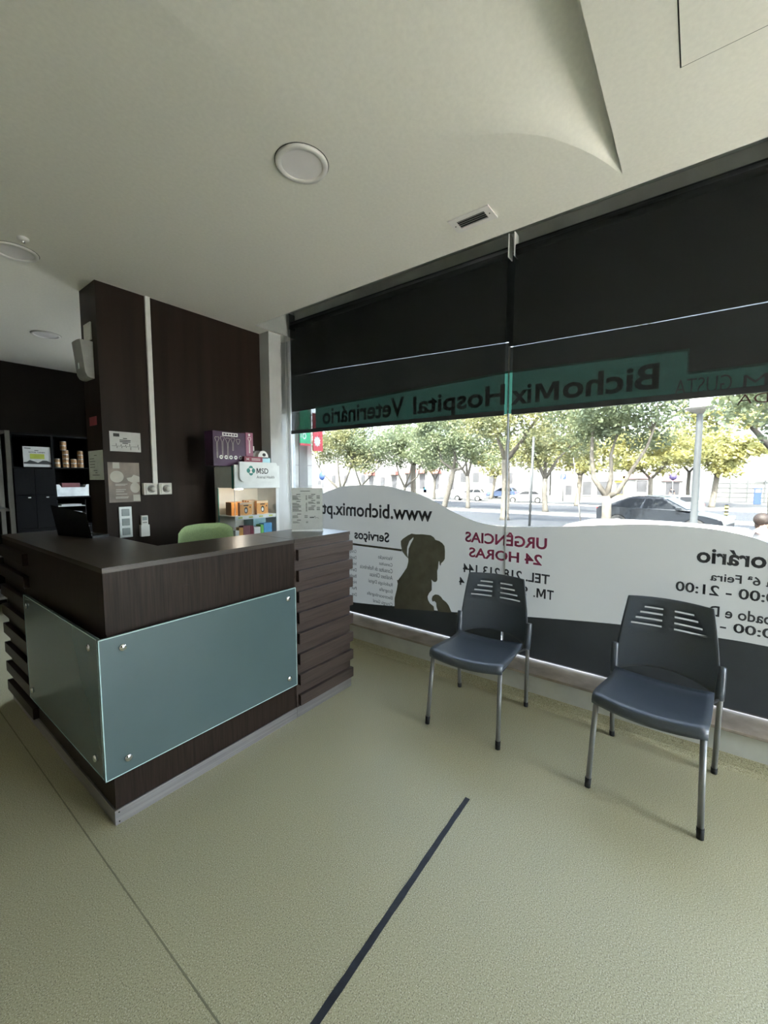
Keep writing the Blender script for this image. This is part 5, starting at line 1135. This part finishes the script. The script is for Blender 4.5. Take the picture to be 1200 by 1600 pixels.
for z in (0.40, 0.60, 0.80): MB().lathe([(0.094, z), (0.094, z + 0.10)], (31.6, -1.45, -1.02), 'z', 14).build('yellow_ring', M['yellow_paint'], bo)

# ------------------------------------------------------------------ cars
def car(loc, rz, L, W, prof, gh, paint, label, wheels, wr):
    r = local_thing('car', label, 'car', 'cars in the street')
    def arch(cx):
        return [(cx - (wr + 0.05) * math.cos(a), 0.30 + (wr + 0.05) * math.sin(a)) for a in [k * PI / 10 for k in range(11)]]
    xr, xf = wheels
    outline = [(-L / 2 + 0.03, 0.30)] + arch(xr) + arch(xf) + [(L / 2 - 0.03, 0.28)] + prof
    b = bmesh.new(); q = MB(); q.poly(outline, fn=lambda x, z: (x, -W / 2, z), depth=W, dirv=(0, 1, 0))
    bmesh.ops.bevel(q.bm, geom=[e for e in q.bm.edges if e.is_manifold and e.calc_face_angle(0) > 0.9 and abs(e.verts[0].co.y - e.verts[1].co.y) < 0.01], offset=0.05, segments=2, affect='EDGES')
    b.free(); q.build('body', paint, r)
    # greenhouse: lower outline wide, upper narrow
    (b0, b1, t0, t1, zb, zt) = gh; wb, wt = W * 0.46, W * 0.37
    q = MB(); vs = [(b0, -wb, zb), (b1, -wb, zb), (b1, wb, zb), (b0, wb, zb), (t0, -wt, zt), (t1, -wt, zt), (t1, wt, zt), (t0, wt, zt)]
    q.faces(vs, [(0, 1, 5, 4), (2, 3, 7, 6), (1, 2, 6, 5), (3, 0, 4, 7), (4, 5, 6, 7)]); q.build('cabin', paint, r)
    q = MB(); xm = (t0 + t1) / 2; N_ = 8
    q.faces([(t0 + (t1 - t0) * i / N_, s * wt * 0.98, zt + (0.045 * math.sin(PI * (0.08 + 0.84 * i / N_)) if s in (-1, 1) else 0) + (0.012 if s == 0 else 0)) for i in range(N_ + 1) for s in (-1, 0, 1)],
            [(i * 3 + k, i * 3 + k + 1, i * 3 + k + 4, i * 3 + k + 3) for i in range(N_) for k in (0, 1)], smooth=True)
    q.faces([(t0 + (t1 - t0) * i / N_, s * wt * 0.98, zt - 0.01 + d * (0.055 * math.sin(PI * (0.08 + 0.84 * i / N_)))) for s in (-1,) for i in range(N_ + 1) for d in (0, 1)], [(2 * i, 2 * i + 1, 2 * i + 3, 2 * i + 2) for i in range(N_)])
    q.faces([(t0 + (t1 - t0) * i / N_, s * wt * 0.98, zt - 0.01 + d * (0.055 * math.sin(PI * (0.08 + 0.84 * i / N_)))) for s in (1,) for i in range(N_ + 1) for d in (0, 1)], [(2 * i, 2 * i + 1, 2 * i + 3, 2 * i + 2) for i in range(N_)])
    q.build('roof', paint, r)
    def side(fx, fz, s):
        xb = b0 + (b1 - b0) * fx; xt = t0 + (t1 - t0) * fx; x = xb + (xt - xb) * fz; z = zb + (zt - zb) * fz; y = (wb + (wt - wb) * fz) * s
        return (x, y + 0.012 * s, z)
    for s in (-1, 1):
        for f0, f1 in ((0.07, 0.46), (0.50, 0.93)):
            q = MB(); q.faces([side(f0, 0.10, s), side(f1, 0.10, s), side(f1, 0.88, s), side(f0, 0.88, s)], [(0, 1, 2, 3)]); q.build('side_window', M['car_glass'], r)
    for nm, (xb, xt), d in (('windscreen', (b1, t1), 0.012), ('rear_window', (b0, t0), -0.012)):
        q = MB(); p = lambda f, s: (xb + (xt - xb) * f + d, s * (wb + (wt - wb) * f) * 0.88, zb + (zt - zb) * f + 0.012)
        q.faces([p(0.08, -1), p(0.08, 1), p(0.92, 1), p(0.92, -1)], [(0, 1, 2, 3)]); q.build(nm, M['car_glass'], r)
    for x in wheels:
        for s in (-1, 1):
            q = MB(); y = s * (W / 2 - 0.10); q.lathe([(wr * 0.62, -0.10), (wr * 0.94, -0.10), (wr, -0.07), (wr, 0.07), (wr * 0.94, 0.10), (wr * 0.62, 0.10)], (x, y, wr), 'y', 24); wh = q.build('wheel', M['tyre'], r)
            q = MB(); q.lathe([(0, 0.085 * s), (0.06, 0.09 * s), (wr * 0.60, 0.06 * s), (wr * 0.63, 0.095 * s)], (x, y, wr), 'y', 24)
            for k in range(5):
                a = k * 2 * PI / 5; q.tube([(x, y + 0.092 * s, wr), (x + wr * 0.6 * math.cos(a), y + 0.085 * s, wr + wr * 0.6 * math.sin(a))], 0.03, 6)
            q.build('rim', M['alloy'], wh)
    for s in (-1, 1):
        q = MB(); yy = s * W * 0.40; q.box(-L / 2 - 0.015, -L / 2 + 0.16, yy - 0.16, yy + 0.16, 0.80, 0.94, bev=0.02); q.build('tail_light', M['tail'], r)
        q = MB(); q.box(L / 2 - 0.18, L / 2 + 0.012, yy - 0.16, yy + 0.16, 0.62, 0.74, bev=0.02); q.build('head_light', M['head'], r)
        q = MB(); q.box(b1 - 0.35, b1 - 0.18, s * (W / 2 + 0.02), s * (W / 2 + 0.16), zb + 0.02, zb + 0.13, bev=0.02) if s > 0 else q.box(b1 - 0.35, b1 - 0.18, -(W / 2 + 0.16), -(W / 2 + 0.02), zb + 0.02, zb + 0.13, bev=0.02); q.build('wing_mirror', paint, r)
    r.location = loc; r.rotation_euler = (0, 0, rz)
    return r
sal = lambda L: [(L / 2 - 0.0, 0.50), (L / 2 - 0.06, 0.66), (L / 2 - 0.45, 0.76), (L / 2 - 1.45, 0.93), (-L / 2 + 1.0, 0.97), (-L / 2 + 0.10, 0.98), (-L / 2, 0.86), (-L / 2, 0.48)]
suvp = lambda L: [(L / 2, 0.52), (L / 2 - 0.03, 0.78), (L / 2 - 0.30, 0.92), (L / 2 - 1.0, 1.02), (-L / 2 + 0.3, 1.05), (-L / 2 + 0.04, 1.0), (-L / 2, 0.8), (-L / 2, 0.5)]
FR = -PI / 2            # nose towards -y (right in the photo)
car((19.3, 1.05, -0.60), FR - 0.22, 4.15, 1.80, sal(4.15), (-1.9, 1.05, -0.85, 0.2, 0.93, 1.38), M['car_black'], 'black fastback saloon parked beyond the forked tree', (-1.26, 1.26), 0.33)
car((48.3, 23.1, -1.3), PI / 2 + 0.25, 4.1, 1.80, suvp(4.1), (-1.95, 0.75, -1.55, -0.05, 1.02, 1.50), M['car_white'], 'white compact suv parked across the road', (-1.28, 1.25), 0.34)
car((48.9, 16.1, -1.3), PI / 2 + 0.3, 4.5, 1.80, sal(4.5), (-1.9, 1.1, -1.1, 0.2, 0.93, 1.38), M['car_white'], 'white saloon parked behind the grey post', (-1.35, 1.38), 0.32)
car((58.0, 22.4, -1.3), PI / 2, 4.3, 1.80, suvp(4.3), (-1.9, 0.9, -1.5, 0.1, 1.02, 1.50), M['car_blue'], 'dark blue car far behind, right of the thick trunk', (-1.3, 1.3), 0.33)
car((38.3, 1.75, -1.25), PI / 2 + 0.05, 4.4, 1.80, suvp(4.4), (-2.05, 1.0, -1.6, 0.15, 0.98, 1.46), M['car_silver'], 'silver hatchback with red tail light just beyond the black car', (-1.32, 1.32), 0.32)
car((7.35, 0.20, -0.71), FR - 0.12, 4.2, 1.75, suvp(4.2), (-1.9, 1.55, -1.35, 0.75, 1.02, 1.47), M['car_white'], 'nearest white car, only its roof showing above the white wave film', (-1.28, 1.28), 0.32)

# ------------------------------------------------------------------ people in the street
def skin_mesh(verts, edges, radii, lv=1):
    me = bpy.data.meshes.new('s'); me.from_pydata(verts, edges, []); ob = bpy.data.objects.new('s', me); C.objects.link(ob)
    md = ob.modifiers.new('skin', 'SKIN'); sd_ = ob.modifiers.new('sub', 'SUBSURF'); sd_.levels = lv
    for i, rr in enumerate(radii): me.skin_vertices[0].data[i].radius = (rr, rr)
    me.skin_vertices[0].data[0].use_root = True
    dg = bpy.context.evaluated_depsgraph_get(); dg.update()
    out = bpy.data.meshes.new_from_object(ob.evaluated_get(dg)); bpy.data.objects.remove(ob); bpy.data.meshes.remove(me)
    for p in out.polygons: p.use_smooth = True
    return out
def add_mesh(name, me, m, parent):
    me.materials.clear(); me.materials.append(m); return link(name, me, parent)
def person(loc, rz, H, top, legs, label, stride=0.0, hair=True):
    r = local_thing('person', label, 'person', 'people in the street'); k = H / 1.7
    s = stride
    V = [(0, 0, 0.92), (0, 0, 1.10), (0, 0, 1.28), (0, 0, 1.42), (0.01, 0, 1.50), (0.02, 0, 1.58), (0.025, 0, 1.64),       # 0-6 spine, neck, head
         (0, 0.17, 1.40), (-0.04 - s * .3, 0.22, 1.14), (0.03 - s * .5, 0.23, 0.90), (0.05 - s * .55, 0.23, 0.81),          # 7-10 arm
         (0, -0.17, 1.40), (-0.04 + s * .3, -0.22, 1.14), (0.03 + s * .5, -0.23, 0.90), (0.05 + s * .55, -0.23, 0.81),
         (0, 0.09, 0.86), (0.05 + s * .5, 0.10, 0.48), (s * .8, 0.10, 0.07), (0.12 + s * .8, 0.10, 0.03),
         (0, -0.09, 0.86), (0.03 - s * .3, -0.10, 0.48), (-s * .9, -0.10, 0.07), (0.12 - s * .9, -0.10, 0.03)]
    E_ = [(0, 1), (1, 2), (2, 3), (3, 4), (4, 5), (5, 6), (3, 7), (7, 8), (8, 9), (9, 10), (3, 11), (11, 12), (12, 13), (13, 14), (0, 15), (15, 16), (16, 17), (17, 18), (0, 19), (19, 20), (20, 21), (21, 22)]
    R_ = [.12, .11, .12, .10, .052, .085, .075, .055, .042, .034, .026, .055, .042, .034, .026, .085, .058, .04, .032, .085, .058, .04, .032]
    sc_ = [tuple(c * k for c in v) for v in V]
    add_mesh('body', skin_mesh(sc_, E_, [x * k for x in R_]), M['skin'], r)
    sub = lambda ids, grow: ([sc_[i] for i in ids], [(ids.index(a), ids.index(b)) for a, b in E_ if a in ids and b in ids], [(R_[i] + grow) * k for i in ids])
    add_mesh('shirt', skin_mesh(*sub([0, 1, 2, 3, 7, 8, 11, 12], 0.014)), top, r)
    add_mesh('trousers', skin_mesh(*sub([0, 15, 16, 17, 19, 20, 21], 0.014)), legs, r)
    hd = sc_[6]; cx, cy, cz = hd[0], hd[1], hd[2] - 0.03 * k
    if hair:
        q = MB(); q.sphere((cx - 0.030 * k, cy, cz + 0.030 * k), 0.118 * k, 16, (1.0, 0.98, 1.0)); q.sphere((cx - 0.06 * k, cy, cz - 0.06 * k), 0.075 * k, 14, (0.9, 1.0, 1.2)); q.build('hair', M['hair'], r)
        q = MB(); q.sphere((cx + 0.098 * k, cy, cz - 0.03 * k), 0.016 * k, 8, (1.2, 0.8, 1.3)); o = q.build('nose', M['skin'], r)
        q = MB()
        for t in (-1, 1): q.sphere((cx + 0.084 * k, cy + t * 0.032 * k, cz - 0.005 * k), 0.009 * k, 8)
        q.box(cx + 0.082 * k, cx + 0.090 * k, cy - 0.022 * k, cy + 0.022 * k, cz - 0.066 * k, cz - 0.060 * k); q.build('facial_features', M['ink'], r)
    r.location = loc; r.rotation_euler = (0, 0, rz); return r
person((8.55, -0.825, -0.62), -2.2, 1.53, M['cloth_white'], M['cloth_jeans'], 'brown-haired person in white behind the nearest car at the right edge')
person((60.0, 12.8, -1.3), FR, 1.72, M['cloth_dark'], M['cloth_dark'], 'pedestrian in dark clothes walking by the parking sign', 0.35)
person((60.0, 2.35, -1.3), PI, 1.74, M['cloth_dark'], M['cloth_jeans'], 'pedestrian in a dark top standing beyond the silver hatchback')
person((56.5, 0.85, -1.3), FR, 1.72, M['cloth_red'], M['cloth_dark'], 'pedestrian in red just left of the lamp post')
